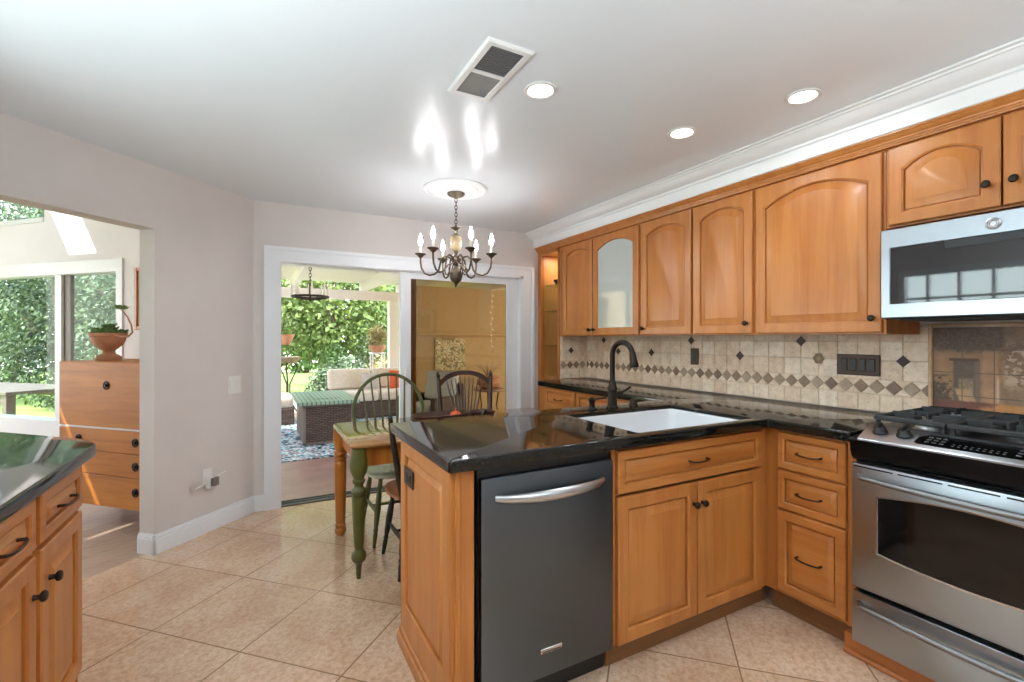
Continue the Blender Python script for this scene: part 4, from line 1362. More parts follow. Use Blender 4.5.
TURN = [(0, .011), (.08, .012), (.18, .015), (.22, .012), (.25, .017), (.28, .012), (.34, .016), (.55, .02), (.75, .017), (.82, .012), (.86, .017), (.92, .014), (1, .013)]
def turned(p0, p1, k=1.0, n=10):
    p0, p1 = Vector(p0), Vector(p1)
    return MB().tube([p0.lerp(p1, t) for t, _ in TURN], [q_ * k for _, q_ in TURN], n)
def seat_mb(w, d, z, t=.035):
    out = []
    for (e, zz) in ((.02, z - t), (.0, z - t * .7), (0, z - .008), (.012, z)):
        ring = []
        for k in range(28):
            a = 2 * pi * k / 28
            sx = math.copysign(abs(cos(a)) ** .62, cos(a))
            sy = math.copysign(abs(sin(a)) ** .62, sin(a))
            ring.append(((w / 2 - e) * sx * (1 - .10 * max(0, sy)), (d / 2 - e) * sy, zz))
        out.append(ring)
    ring = [(p[0] * .55, p[1] * .5, z - .01) for p in out[-1]]
    out.append(ring)
    return MB().rings(out)
def chair_base(r, w, d, zs, leg_mat, seat_mat, splay=.035, k=1.0):
    seat_mb(w, d, zs).build('seat', seat_mat, r, angle=50)
    tops, feet = {}, {}
    for sx in (-1, 1):
        for sy in (-1, 1):
            tops[(sx, sy)] = Vector((sx * (w / 2 - .075), sy * (d / 2 - .07), zs - .03))
            feet[(sx, sy)] = Vector((sx * (w / 2 - .075 + splay + .02), sy * (d / 2 - .07 + splay + .02), 0))
            turned(feet[(sx, sy)], tops[(sx, sy)], k).build('leg', leg_mat, r)
    mids = []
    for sx in (-1, 1):
        a = feet[(sx, -1)].lerp(tops[(sx, -1)], .48)
        b = feet[(sx, 1)].lerp(tops[(sx, 1)], .48)
        MB().tube([a, a.lerp(b, .5), b], [.008, .013, .008], 10).build('stretcher', leg_mat, r)
        mids.append(a.lerp(b, .5))
    MB().tube([mids[0], mids[0].lerp(mids[1], .5), mids[1]], [.008, .012, .008], 10).build('stretcher', leg_mat, r)

# sage hoop-back chair on the far side
r = thing('windsor_chair', 'sage green hoop-back chair on the far side of the table by the open glass door', 'chair', (.848, 3.235, 0))
chair_base(r, .44, .42, .455, 'green_paint', 'green_seat')
hoop = []
for k in range(25):
    u_ = k / 24
    a = pi * (1.12 - 1.24 * u_)
    x = .252 * cos(a)
    zz = .80 + .265 * sin(a)
    hoop.append((x, zz))
pts = [(-.185, .17, .45), (-.215, .185, .58)] + [(x, .17 + .1 * (z - .45) / .6, z) for x, z in hoop] + [(.215, .185, .58), (.185, .17, .45)]
MB().tube(pts, .0125, 10).build('hoop', 'green_paint', r)
for k in range(7):
    s = (k - 3) / 3
    xb, xt = .125 * s, .185 * s
    zt = .80 + .265 * sqrt(max(0, 1 - (xt / .252) ** 2)) - .004
    MB().tube([(xb, .165, .45), ((xb + xt) / 2, .165 + .05 * (zt - .45), .45 + (zt - .45) * .45), (xt, .17 + .1 * (zt - .45) / .6, zt)], [.0065, .0085, .0055], 8).build('spindle', 'green_paint', r)

# black chair with its back to the peninsula
r = thing('spindle_chair', 'black painted chair with a worn brown seat between the table and the peninsula', 'chair', (.872, 2.745, 0), pi)
chair_base(r, .42, .41, .45, 'black_paint', 'seat_brown')
for s in (-1, 1):
    MB().tube([(s * .165, .16, .43), (s * .2, .2, .6), (s * .245, .26, .8), (s * .272, .315, .925)], [.017, .019, .016, .012], 12).build('back_post', 'black_paint', r)
rail = []
for k in range(13):
    u_ = k / 12 * 2 - 1
    rail.append((.262 * u_, .292 + .045 * (1 - u_ * u_), .862 + .02 * (1 - u_ * u_)))
MB().tube(rail, .032, 10, flat=.32).xf(0, Matrix.Identity(4)).build('top_rail', 'black_paint', r)
for k in range(5):
    s = (k - 2) / 2
    MB().tube([(.11 * s, .165, .44), (.16 * s, .295 + .03 * (1 - s * s), .86)], [.008, .006], 8).build('spindle', 'black_paint', r)

# dark fan-back chair
r = thing('fan_back_chair', 'dark walnut fan-back chair with turned posts in front of the fixed glass panel', 'chair', (1.437, 3.335, 0), radians(-14))
chair_base(r, .46, .43, .455, 'walnut', 'walnut')
for s in (-1, 1):
    a = Vector((s * .185, .175, .45)); b = Vector((s * .222, .29, 1.065))
    ts = [(0, .014), (.15, .019), (.5, .02), (.86, .017), (.905, .017), (.915, .011), (.925, .016), (.945, .018), (.965, .012), (.985, .008), (1, .002)]
    MB().tube([a.lerp(b, t) for t, _ in ts], [q_ for _, q_ in ts], 12).build('back_post', 'walnut', r)
lo, hi = [], []
N_ = 25
ringv = []
for k in range(N_):
    u_ = k / (N_ - 1) * 2 - 1
    x = .214 * u_
    zt = .985 + .07 * (1 - abs(u_) ** 2.2) + (.01 if abs(u_) < .8 else 0)
    zl = zt - .036 - .022 * u_ * u_
    yb = .272 + .03 * (1 - u_ * u_)
    ringv.append([(x, yb - .011, zl), (x, yb + .011, zl), (x, yb + .013, zt), (x, yb - .009, zt)])
MB().rings(ringv).build('top_rail', 'walnut', r)
for k in range(9):
    s = (k - 4) / 4
    u_ = s * .7
    MB().tube([(.06 * s, .17, .45), (.075 * s, .215, .68), (.214 * u_, .272 + .03 * (1 - u_ * u_), .95 + .06 * (1 - u_ * u_))], [.006, .0075, .0055], 8).build('spindle', 'walnut', r)

# wooden bowls on the table
def trough(L_, W_, H_, t=.012, name='dough_bowl', mat='walnut_x'):
    def ring(a, b, z, p=.75):
        return [(a * math.copysign(abs(cos(2 * pi * k / 32)) ** p, cos(2 * pi * k / 32)), b * math.copysign(abs(sin(2 * pi * k / 32)) ** p, sin(2 * pi * k / 32)), z) for k in range(32)]
    a, b = L_ / 2, W_ / 2
    return MB().rings([ring(a * .72, b * .55, 0), ring(a * .86, b * .8, H_ * .4), ring(a, b, H_ * .96), ring(a - t * .5, b - t * .5, H_), ring(a - t, b - t, H_ * .95), ring(a * .83, b * .74, H_ * .42), ring(a * .68, b * .48, t)])
o = trough(.41, .22, .08).build('dough_bowl', 'walnut_x', angle=60)
o.location = (1.08, 2.99, TZ)
o.rotation_euler = (0, 0, radians(4))
tag(o, 'long dark carved wooden bowl on the table holding an orange gourd', 'bowl')
o = MB().ball((0, 0, .036), .036, 1.1, 1, .9).tube([(0, 0, .07), (.004, .002, .088)], [.006, .004], 8).build('gourd', 'orange')
o.location = (1.18, 2.99, TZ + .022)
tag(o, 'small orange gourd lying in the long wooden bowl', 'gourd')
o = trough(.185, .16, .072).build('wooden_dish', 'walnut_x', angle=60)
o.location = (1.39, 3.02, TZ)
tag(o, 'short dark wooden dish on the table right of the long bowl', 'dish')

# ------------------------------------------------------------------ sun room furniture
DP = AB(2.32, 4.092)
r = thing('chest_of_drawers', 'tall honey oak chest of drawers under the sun room window', 'dresser', DP, -pi / 4)
DW, DH, DD = .962, 1.167, .44
MB().box(0, DW, .012, DD, .166, DH).build('carcass', 'dresser', r)
def dknob(x, z, par):
    m2 = MB().lathe([(.03, 0), (.031, .005), (.026, .008), (.022, .004), (.012, .004), (.011, .012), (.008, .015), (.001, .015)], (0, 0, 0), 20)
    m2.xf(0, Matrix.Translation((x, -.008, z)) @ Matrix.Rotation(radians(90), 4, 'X'))
    plabel(m2.build('knob', 'bronze', par), 'dark round knob')
o = MB().box(.003, DW - .003, -.01, .012, .715, DH - .002, .003).build('fall_front', 'dresser', r)
dknob(DW / 2, 1.005, o)
for (z0, z1, kz) in ((.547, .699, .625), (.384, .543, .462), (.168, .380, .288)):
    o = MB().box(.003, DW - .003, -.01, .012, z0, z1, .003).build('drawer', 'dresser', r)
    dknob(.207, kz, o)
    dknob(.755, kz, o)
for x in (.06, DW - .06):
    for y in (.05, DD - .05):
        MB().cyl((x, y, 0), (x, y, .168), .014, .024, 12).build('leg', 'maple_dark', r)
MB().box(.003, DW - .003, -.004, .012, .7005, .7135).build('divider', 'plastic_white', r)

p = AB(2.5, 3.885, DH + .001)
r = thing('footed_planter', 'terracotta footed bowl planter with succulents on top of the honey oak chest', 'planter', p, -pi / 4)
r.scale = (.82, .82, 1.0)
MB().lathe([(.09, 0), (.094, .012), (.09, .03), (.07, .04), (.046, .052), (.044, .07), (.066, .085), (.105, .115), (.124, .15), (.126, .172), (.139, .18), (.139, .2), (.13, .203), (.124, .19), (.001, .185)], (0, 0, 0), 36).build('bowl', 'terracotta', r, angle=30)
def rosette(c, R, n, mb, tilt=.5, rng_=random.Random(2)):
    for k in range(n):
        a = 2 * pi * k / n * 1.618 * 2
        rr_ = R * (.5 + .5 * k / n)
        d_ = Vector((cos(a), sin(a), tilt * (1.4 - k / n)))
        c_ = Vector(c)
        s_ = Vector((-sin(a), cos(a), 0)) * R * .22
        tip = c_ + d_.normalized() * rr_
        mid = c_ + d_.normalized() * rr_ * .6
        mb.add([c_, mid + s_, tip, mid - s_, mid + Vector((0, 0, -R * .12))], [(0, 1, 2, 3), (0, 4, 1), (1, 4, 2), (2, 4, 3), (3, 4, 0)])
rg = random.Random(5)
m_ = MB()
for k in range(30):
    a = rg.uniform(0, 2 * pi); q_ = rg.uniform(0, .11)
    rosette((q_ * cos(a), q_ * sin(a), .19 + rg.uniform(0, .055) * (1.2 - q_ / .11)), rg.uniform(.045, .08), 14, m_, .9)
m_.build('succulents', 'succulent', r)
m_ = MB()
m_.tube([(.11, -.03, .19), (.22, -.05, .172), (.32, -.05, .176), (.37, -.05, .205), (.34, -.04, .26), (.28, -.03, .32), (.20, -.03, .375)], [.007, .008, .008, .008, .007, .006, .005], 10)
st = m_.build('stem', 'terracotta', r)
m_ = MB(); rosette((.197, -.03, .372), .085, 22, m_, .7); rosette((.197, -.03, .38), .055, 14, m_, 1.2)
m_.build('rosette', 'succulent', st)
p = AB(WA - .001, 4.03, 1.4)
r = thing('picture_frame', 'narrow brown wooden picture frame on the white wall above the planter', 'picture', p, -pi / 4)
MB().box(0, .03, -.022, 0, 0, .505, .003).box(.45, .48, -.022, 0, 0, .505, .003).box(.03, .45, -.022, 0, 0, .03, .003).box(.03, .45, -.022, 0, .475, .505, .003).build('frame', 'redwood', r)
MB().box(.03, .45, -.008, 0, .03, .475).build('picture', 'cushion', r)

# ------------------------------------------------------------------ garden and patio
GZ = -0.13
o = poly_slab([(-16, 3.0), (-2.25, 3.0), (-2.25, 9.4), (12, 9.4), (12, 28), (-16, 28)], GZ - .1, GZ, 'lawn', 'grass'); struct(o)
o = poly_slab([(-9, -9), (-9, 3.0), (-2.4, 3.0), (-1.33, 1.5), (-1.33, -2.63), (3.0, -2.63), (3.0, 4.25), (9, 4.25), (9, -9)], GZ - .1, GZ, 'ground', 'path'); struct(o)
PZ = -0.02
struct(poly_slab([(-.08, 4.252), (6.2, 4.252), (6.2, 9.4), (-2.25, 9.4), (-2.25, 6.42)], PZ - .1, PZ, 'floor_patio', 'patio'))
struct(poly_slab([(.2, 10.2), (.95, 10.0), (.9, 12), (.5, 14.5), (.6, 18), (-.6, 18), (-.5, 14.5), (-.1, 12)], GZ, GZ + .012, 'path', 'path'))
rg = random.Random(11)
m_ = MB()
for k in range(5200):
    x, y = rg.uniform(-2.4, 2.6), rg.uniform(9.5, 16.5)
    if -.7 < x < 1.0 and 10 < y and rg.random() < .75 and x > -.1 - (y - 12) * .15:
        continue
    a = rg.uniform(0, pi); h = rg.uniform(.03, .075); w = .006
    m_.add([(x - w * cos(a), y - w * sin(a), GZ), (x + w * cos(a), y + w * sin(a), GZ), (x + rg.uniform(-.03, .03), y + rg.uniform(-.03, .03), GZ + h)], [(0, 1, 2)])
for k in range(2600):
    x, y = rg.uniform(-6.0, -2.4), rg.uniform(6.4, 11.5)
    a = rg.uniform(0, pi); h = rg.uniform(.03, .08); w = .006
    m_.add([(x - w * cos(a), y - w * sin(a), GZ), (x + w * cos(a), y + w * sin(a), GZ), (x + rg.uniform(-.03, .03), y + rg.uniform(-.03, .03), GZ + h)], [(0, 1, 2)])
tag(m_.build('grass_blades', 'grass'), 'short bright green grass of the lawn beyond the patio', 'grass', kind='stuff')

# pergola: posts, front beam, rafters, boarded roof
r = thing('pergola', 'white painted wooden pergola with a boarded roof over the patio', 'pergola', (1.5, 9.0, PZ))
def rel(mb, loc):
    for i in range(len(mb.v)):
        mb.v[i] = mb.v[i] - Vector(loc)
    return mb
PL = (1.5, 9.0, PZ)
for x in (-1.3, 2.275):
    rel(MB().box(x - .085, x + .085, 8.915, 9.085, PZ, 2.04, .006), PL).build('post', 'pergola', r)
rel(MB().box(-1.6, 6.1, 8.94, 9.06, 2.04, 2.21, .006), PL).build('beam', 'pergola', r)
for x in (-.65, .55, 1.75, 2.45, 3.75, 5.0):
    rel(MB().box(x - .045, x + .045, max(4.27, 4.32 - x), 9.3, 2.21, 2.385), PL).build('rafter', 'pergola', r)
m_ = MB()
k = 0
y = 4.28
while y < 9.1:
    m_.box(max(-1.6, 4.32 - y), 6.1, y, y + .236, 2.387, 2.41)
    y += .24
rel(m_, PL).build('roof_boards', 'pergola', r)

# ring chandelier under the pergola
r = thing('ring_chandelier', 'dark wrought iron ring chandelier with candles hanging under the patio roof', 'chandelier', (.52, 5.75, 1.78))
MB().tube([(.19 * cos(2 * pi * k / 28), .19 * sin(2 * pi * k / 28), .02) for k in range(28)], .013, 8, closed=True).build('ring', 'iron', r)
m_ = MB()
for k in range(4):
    a = k * pi / 2 + .4
    m_.tube([(.19 * cos(a), .19 * sin(a), .02), (.1 * cos(a), .1 * sin(a), -.01), (0, 0, -.01)], .008, 8)
m_.tube([(0, 0, -.03), (0, 0, .18)], .012, 8)
m_.build('scroll', 'iron', r)
m_ = MB()
zc, k = .19, 0
while zc < .40:
    ax = (1, 0) if k % 2 == 0 else (0, 1)
    m_.tube([(ax[0] * .014 * cos(t * pi / 6), ax[1] * .014 * cos(t * pi / 6), zc + .024 * sin(t * pi / 6)) for t in range(12)], .004, 6, closed=True)
    zc += .036; k += 1
m_.build('chain', 'iron', r)
for k in range(8):
    a = 2 * pi * k / 8
    MB().lathe([(.014, .03), (.014, .12), (.007, .126), (.012, .145), (.002, .18)], (.19 * cos(a), .19 * sin(a), 0), 10).build('candle', 'candle', r)

# tan stucco wall closing the patio on the right, with a ledge
WY = 7.6
struct(box_obj('wall_patio', 'stucco', 2.32, 6.2, WY, WY + .2, PZ, 2.205))
struct(MB().box(2.32, 6.2, WY - .05, WY, 1.375, 1.425, .008).build('trim_3', 'stucco'))
r = thing('canvas_painting', 'beige floral canvas painting hung on the tan patio wall', 'painting', (2.63, WY - .035, .79))
m_ = MB()
rg = random.Random(4)
PWd, PHt = .53, .535
pal = [(226, 214, 180), (196, 176, 120), (150, 156, 120), (238, 232, 212), (176, 140, 84), (120, 128, 104), (206, 196, 168)]
nx_, nz_ = 24, 24
for i in range(nx_):
    for j in range(nz_):
        v_ = fbm(i * .42 + 3, j * .42 + 7)
        c = lin(pal[int(v_ * 13.7) % len(pal)])
        x0, x1, z0, z1 = PWd * i / nx_, PWd * (i + 1) / nx_, PHt * j / nz_, PHt * (j + 1) / nz_
        m_.add([(x0, -.0005, z0), (x1, -.0005, z0), (x1, -.0005, z1), (x0, -.0005, z1)], [(0, 1, 2, 3)], c)
MB().box(0, PWd, 0, .033, 0, PHt).build('stretcher', 'art_canvas', r)
m_.build('painted_face', 'canvas', r)

# fire table, rug, sofa
struct_rug = MB().rings([rr(1.15, 1.5, .02, 0), rr(1.15, 1.5, .02, .01)]).build('patio_rug', 'rug')
struct_rug.location = (1.2, 7.18, PZ)
tag(struct_rug, 'blue and white patterned rug lying on the patio pavers', 'rug')
r = thing('fire_table', 'wicker fire table with a slatted green-grey top standing on the patterned rug', 'fire table', (.80, 6.98, PZ + .011))
MB().box(-.30, .30, -.58, .58, 0, .50, .01).build('base', 'wicker', r)
MB().box(-.30 - .006, -.30 + .03, -.586, -.55, 0, .50).box(.27, .306, -.586, -.55, 0, .50).box(-.306, .306, -.586, -.55, .0, .025).box(-.306, .306, -.586, -.55, .475, .50).build('base_frame', 'plastic_grey', r)
MB().box(-.37, .37, -.66, .66, .50, .545, .008).build('tabletop', 'fire_top', r)
MB().box(-.16, .16, -.38, .38, .546, .552, .002).build('burner_lid', 'fire_top', r)

r = thing('outdoor_sofa', 'wicker outdoor sofa with cream cushions behind the fire table', 'sofa', (1.77, 8.5, PZ + .0105))
MB().box(-.70, .78, -.40, .40, .0, .28, .02).build('base', 'wicker', r)
MB().box(-.70, .78, .30, .40, .28, .74, .02).build('back_frame', 'wicker', r)
for k in range(2):
    MB().pillow(-.69 + .74 * k, .04 + .74 * k, -.41, .28, .282, .44, .04).build('seat_cushion', 'cushion', r)
    b_ = MB().pillow(-.70 + .74 * k, .03 + .74 * k, -.07, .10, 0, .36, .05)
    b_.xf(0, Matrix.Translation((0, .20, .442)) @ Matrix.Rotation(radians(-10), 4, 'X'))
    b_.build('back_cushion', 'cushion', r)
def throw(x, y, z, s, mat, label, rz=0.0, name='throw_pillow'):
    m2 = MB()
    N = 9
    top, bot = [], []
    g = [[None] * N for _ in range(N)]
    vs, fs = [], []
    for side in (1, -1):
        o0 = len(vs)
        for i in range(N):
            for j in range(N):
                u_, v_ = i / (N - 1) * 2 - 1, j / (N - 1) * 2 - 1
                puff = .24 * ((1 - u_ ** 4) * (1 - v_ ** 4)) ** .6
                vs.append((s * u_ * (1 - .06 * (1 - abs(v_))), side * s * puff, s * v_ * (1 - .06 * (1 - abs(u_)))))
        for i in range(N - 1):
            for j in range(N - 1):
                fs.append((o0 + i * N + j, o0 + (i + 1) * N + j, o0 + (i + 1) * N + j + 1, o0 + i * N + j + 1))
    m2.add(vs, fs)
    o = m2.build(name, mat, angle=80)
    o.location = (x, y, z + s)
    o.rotation_euler = (radians(-14), 0, rz)
    tag(o, label, 'pillow')
    return o
throw(1.72, 8.34, PZ + .456, .15, 'cushion_grey', 'light grey throw pillow in the middle of the outdoor sofa')
throw(2.22, 8.36, PZ + .456, .165, 'orange_cloth', 'orange throw pillow at the right end of the outdoor sofa', -.2)
r = thing('ottoman', 'wicker ottoman with a cream cushion left of the fire table', 'ottoman', (.12, 8.4, PZ + .0105))
MB().box(-.38, .38, -.36, .36, 0, .26, .02).build('base', 'wicker', r)
MB().pillow(-.37, .37, -.36, .36, .262, .43, .05).build('seat_cushion', 'cushion', r)
r = thing('outdoor_armchair', 'wicker patio armchair with pale blue cushions beside the fixed glass panel', 'armchair', (2.2, 6.55, PZ + .0105), radians(-60))
MB().box(-.36, .36, -.34, .36, 0, .27, .02).build('base', 'wicker', r)
MB().box(-.36, .36, .28, .36, .27, .68, .02).build('back_frame', 'wicker', r)
for s in (-1, 1):
    MB().box(s * .36, s * .28, -.34, .28, .27, .52, .02).build('arm', 'wicker', r)
MB().pillow(-.275, .275, -.35, .2, .272, .42, .05).build('seat_cushion', 'cushion_white', r)
b_ = MB().pillow(-.27, .27, -.07, .08, 0, .44, .05)
b_.xf(0, Matrix.Translation((0, .19, .422)) @ Matrix.Rotation(radians(-12), 4, 'X'))
b_.build('back_cushion', 'cushion_white', r)

# pot on a small stand by the tan wall, with a shell string above
r = thing('plant_stand', 'small round pink-topped stand by the tan patio wall', 'stand', (3.3, 6.9, PZ))
MB().lathe([(.24, .50), (.25, .51), (.25, .53), (.24, .54), (.001, .54)], (0, 0, 0), 28).build('top', 'patio', r)
for k in range(3):
    a = 2 * pi * k / 3
    MB().tube([(.2 * cos(a), .2 * sin(a), 0), (.14 * cos(a), .14 * sin(a), .26), (.18 * cos(a), .18 * sin(a), .50)], .011, 8).build('leg', 'iron', r)
r = thing('terracotta_pot', 'round terracotta pot with twigs on the small patio stand', 'pot', (3.3, 6.9, PZ + .541))
MB().lathe([(.1, 0), (.16, .03), (.19, .09), (.18, .15), (.155, .175), (.17, .185), (.165, .195), (.14, .18), (.001, .165)], (0, 0, 0), 28).build('pot', 'terracotta', r)
m_ = MB()
rg = random.Random(8)
for k in range(14):
    a = rg.uniform(0, 2 * pi)
    m_.tube([(0, 0, .16), (.1 * cos(a), .1 * sin(a), .28 + rg.random() * .06), (.2 * cos(a), .2 * sin(a), .3 + rg.random() * .16)], [.006, .004, .002], 5)
m_.build('twigs', 'bark', r)
r = thing('shell_string', 'string of small white shells hanging in front of the tan patio wall', 'wind chime', (3.28, 6.75, 1.15))
MB().tube([(0, 0, 0), (0, 0, 1.055)], .003, 6).build('cord', 'pergola', r)
m_ = MB()
for k in range(11):
    m_.ball((rg.uniform(-.02, .02), 0, .05 + k * .09), .022, 1, .5, .8, 8, 6)
m_.build('shells', 'pergola', r)

# planters at the edge of the lawn
r = thing('bird_bath', 'weathered stone bird bath on a scrolled iron stand by the lawn', 'bird bath', (.50, 9.75, GZ))
MB().lathe([(.02, .98), (.10, .99), (.18, 1.04), (.215, 1.11), (.205, 1.115), (.16, 1.06), (.001, 1.03)], (0, 0, 0), 28).build('bowl', 'stone', r)
m_ = MB()
for k in range(3):
    a = 2 * pi * k / 3 + .3
    m_.tube([(.2 * cos(a), .2 * sin(a), 0), (.13 * cos(a), .13 * sin(a), .12), (.03 * cos(a), .03 * sin(a), .3), (.03 * cos(a), .03 * sin(a), .6), (.12 * cos(a), .12 * sin(a), .8), (.17 * cos(a), .17 * sin(a), .9), (.12 * cos(a), .12 * sin(a), 1.0)], .013, 8)
m_.build('stand', 'iron', r)
r = thing('hanging_pot', 'small terracotta pot hung from the pergola beam at the left of the doorway', 'pot', (.42, 9.0, 1.22))
MB().lathe([(.07, 0), (.11, .08), (.13, .15), (.14, .155), (.14, .18), (.12, .18), (.001, .165)], (0, 0, 0), 22).build('pot', 'terracotta', r)
m_ = MB()
for k in range(3):
    a = 2 * pi * k / 3
    m_.tube([(.13 * cos(a), .13 * sin(a), .17), (0, 0, .5), (0, 0, .82)], .003, 5)
m_.build('hanger', 'iron', r)
r = thing('plant_stand', 'tall slim white plant stand beside the pergola post', 'stand', (2.08, 9.45, GZ))
for sx in (-1, 1):
    for sy in (-1, 1):
        MB().box(sx * .11 - .012, sx * .11 + .012, sy * .11 - .012, sy * .11 + .012, 0, 1.16).build('leg', 'pergola', r)
MB().box(-.14, .14, -.14, .14, 1.16, 1.18, .004).build('top', 'pergola', r)
MB().box(-.11, .11, -.11, .11, .5, .515).build('shelf', 'pergola', r)

def leaf_mb(n, rx, ry, rz, size, seed, fill=.55, aspect=.5, floor=None):
    rg = random.Random(seed)
    m2 = MB()
    V, F = [], []
    for _ in range(n):
        while True:
            d_ = Vector((rg.gauss(0, 1), rg.gauss(0, 1), rg.gauss(0, 1)))
            if d_.length > .05:
                break
        d_.normalize()
        rad = (1 - fill * rg.random() ** 1.6)
        lump = .80 + .28 * fbm(d_.x * 2.2 + 5 + seed, d_.y * 2.2 + d_.z * 1.7 + 9)
        p = Vector((d_.x * rx, d_.y * ry, d_.z * rz)) * rad * lump
        if floor is not None and p.z < floor:
            p.z = floor + rg.random() * .1
        t = (d_ * .5 + Vector((rg.uniform(-1, 1), rg.uniform(-1, 1), rg.uniform(-1.1, .5)))).normalized()
        s = t.cross(Vector((rg.uniform(-1, 1), rg.uniform(-1, 1), rg.uniform(-1, 1)))).normalized()
        nrm = t.cross(s)
        sz = size * rg.uniform(.6, 1.25)
        o0 = len(V)
        V += [p - t * sz * .5, p + s * sz * aspect * .5 + nrm * sz * .06, p + t * sz * .5, p - s * sz * aspect * .5 + nrm * sz * .06]
        F += [(o0, o0 + 1, o0 + 2), (o0, o0 + 2, o0 + 3)]
    m2.v, m2.f, m2.c = V, F, [None] * len(F)
    return m2

r = thing('terracotta_bowl', 'terracotta bowl of dry grasses on the tall white plant stand', 'planter', (2.08, 9.45, GZ + 1.181))
MB().lathe([(.09, 0), (.14, .05), (.17, .12), (.175, .14), (.155, .14), (.001, .12)], (0, 0, 0), 22).build('bowl', 'terracotta', r)
o = leaf_mb(420, .2, .2, .26, .16, 21, .8, .12).build('dry_grasses', 'leaf_d', r); o.location = (0, 0, .3)

def tree(name, label, loc, crown, rad, n, size, mat, seed, trunk=True, cat='tree', group=None, aspect=.5):
    r = thing(name, label, cat, loc, 0, group)
    o = leaf_mb(n, rad[0], rad[1], rad[2], size, seed, .6, aspect).build('foliage', mat, r)
    o.location = (0, 0, crown)
    o['kind'] = 'stuff'
    m2 = MB()
    rg = random.Random(seed)
    base = .045 if trunk else .025
    m2.tube([(0, 0, -.02), (.03, .02, crown * .5), (-.04, 0, crown)], [base * 1.6, base * 1.1, base * .7], 9)
    for k in range(7):
        a = 2 * pi * k / 7 + rg.random()
        z0 = crown * rg.uniform(.35, .8)
        m2.tube([(0, 0, z0), (rad[0] * .35 * cos(a), rad[1] * .35 * sin(a), z0 + rad[2] * .35), (rad[0] * .75 * cos(a), rad[1] * .75 * sin(a), z0 + rad[2] * rg.uniform(.5, .9))], [base * .8, base * .5, base * .2], 7)
    m2.build('trunk', 'bark', r)
    return r
T1 = tree('garden_tree', 'bright green broadleaf tree behind the outdoor sofa', (1.75, 12.8, GZ), 2.4, (1.8, 1.2, 1.8), 8500, .15, 'leaf_a', 3, aspect=.6)
T2 = tree('garden_tree', 'bright green tree farther back on the lawn left of the broadleaf tree', (.25, 15.6, GZ), 2.9, (1.9, 1.3, 2.0), 6000, .16, 'leaf_a', 4, aspect=.6)
T3 = tree('garden_tree', 'tall green tree right behind the pergola post', (4.7, 15.8, GZ), 2.7, (2.0, 1.4, 2.3), 6000, .16, 'leaf_b', 5, aspect=.6)
SH = []
for k, (x, y, rx, rz, mt, lb) in enumerate([
        (1.22, 10.5, .36, .45, 'leaf_c', 'low grey-green shrub beside the bird bath'),
        (1.8, 10.9, .5, .6, 'leaf_c', 'rounded grey-green shrub behind the sofa under the broadleaf tree'),
        (2.45, 10.7, .42, .6, 'leaf_d', 'straw coloured grassy shrub behind the right end of the sofa'),
        (3.2, 11.5, .5, .9, 'leaf_b', 'dark green shrub right behind the plant stand'),
        (1.62, 12.0, .42, .8, 'leaf_b', 'mid green shrub under the crown of the broadleaf tree'),
        (2.4, 11.9, .4, .85, 'leaf_e', 'dark leafy shrub behind the straw coloured one')]):
    SH.append(tree('garden_shrub', lb, (x, y, GZ), rz * .85, (rx, rx, rz), 1100, .11, mt, 30 + k, False, 'shrub', None, .4))
# hedge row closing the garden behind
hb = leaf_mb(5200, 1.75, 1.0, 2.1, .20, 51, .5, .55)
h0 = None
rows = [(-1.6, 21.6), (1.7, 21.8), (5.0, 21.6), (8.3, 21.4)]
for k, (x, y) in enumerate(rows):
    if h0 is None:
        h0 = thing('hedge_shrub', 'tall green hedge shrub at the far end of the garden', 'shrub', (x, y, GZ), 0, 'hedge shrubs closing the garden')
        f_ = hb.build('foliage', 'leaf_b', h0); f_.location = (0, 0, 1.9); f_['kind'] = 'stuff'
        m2 = MB()
        for j in range(6):
            a = 2 * pi * j / 6
            m2.tube([(.15 * cos(a), .15 * sin(a), -.02), (.5 * cos(a), .4 * sin(a), 1.2), (1.0 * cos(a), .6 * sin(a), 2.4)], [.05, .035, .015], 7)
        m2.build('stems', 'bark', h0)
    else:
        c = copy_tree(h0)
        c.location = (x, y, GZ)
        c.rotation_euler = (0, 0, pi * k)
        c.scale = (1, 1, 1 + .06 * (k % 3))
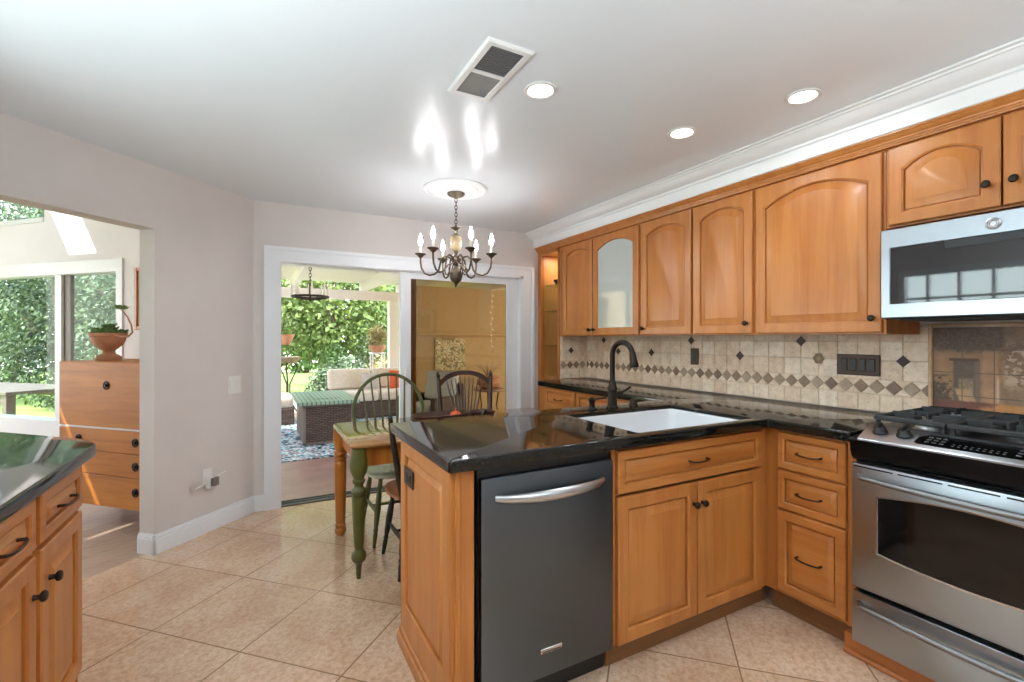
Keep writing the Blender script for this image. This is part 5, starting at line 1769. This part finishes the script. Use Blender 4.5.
# trees outside the sun room window
sr = [(6.6, 9.1, 0), (6.7, 11.8, 1), (6.5, 14.5, 2), (6.7, 17.2, 0), (9.9, 15.2, 1), (9.9, 19.6, 2)]
g0 = None
lbs = ['dark grey-green tree outside the sun room window', 'leafy tree in the second row beyond the sun room window']
for k, (a_, b_, v_) in enumerate(sr):
    p = AB(a_, b_, GZ)
    if g0 is None:
        g0 = thing('yard_tree', lbs[0], 'tree', p, .3, 'front row of trees outside the sun room')
        f_ = leaf_mb(15000, 1.35, 1.35, 2.35, .095, 61, .6, .5).build('foliage', 'leaf_e', g0); f_.location = (0, 0, 2.2); f_['kind'] = 'stuff'
        m2 = MB()
        m2.tube([(0, 0, -.02), (.05, 0, 1.0), (0, .05, 2.6)], [.07, .055, .03], 9)
        for j in range(6):
            a = 2 * pi * j / 6
            m2.tube([(0, 0, .7 + .2 * j), (.5 * cos(a), .5 * sin(a), 1.4 + .2 * j), (1.0 * cos(a), 1.0 * sin(a), 2.0 + .2 * j)], [.04, .028, .012], 7)
        m2.build('trunk', 'bark', g0)
    else:
        c = copy_tree(g0)
        c.location = p
        c.rotation_euler = (0, 0, 1.7 * k)
        if k >= 4:
            c.scale = (1.5, 1.5, 1.5)
            c['label'] = lbs[1]
            c['group'] = 'second row of trees outside the sun room'
# weathered teak table and bench outside the sun room
p = AB(3.95, 8.1, GZ)
r = thing('garden_table', 'weathered grey wooden garden table on the lawn outside the sun room window', 'table', p, -pi / 4)
m_ = MB()
for k in range(6):
    m_.box(-.95, .95, -.42 + k * .14, -.29 + k * .14, .80, .835, .004)
m_.build('tabletop', 'teak', r)
MB().box(-.85, .85, -.36, -.33, .70, .80).box(-.85, .85, .33, .36, .70, .80).build('apron', 'teak', r)
for sx in (-1, 1):
    for sy in (-1, 1):
        MB().box(sx * .82 - .045, sx * .82 + .045, sy * .33 - .045, sy * .33 + .045, 0, .80, .004).build('leg', 'teak', r)
p = AB(5.0, 7.7, GZ)
r = thing('garden_bench', 'weathered wooden garden bench with a slatted back behind the garden table', 'bench', p, -pi / 4)
MB().box(-.9, .9, -.2, -.02, .42, .45, .004).box(-.9, .9, 0, .2, .42, .45, .004).build('seat', 'teak', r)
m_ = MB()
for z in (.58, .74, .9):
    m_.box(-.9, .9, .2, .225, z, z + .11, .004)
m_.build('backrest', 'teak', r)
for sx in (-1, 1):
    for sy in (-1, 1):
        MB().box(sx * .82 - .035, sx * .82 + .035, sy * .17 - .035, sy * .17 + .035, 0, .42 if sy < 0 else 1.02, .004).build('leg', 'teak', r)
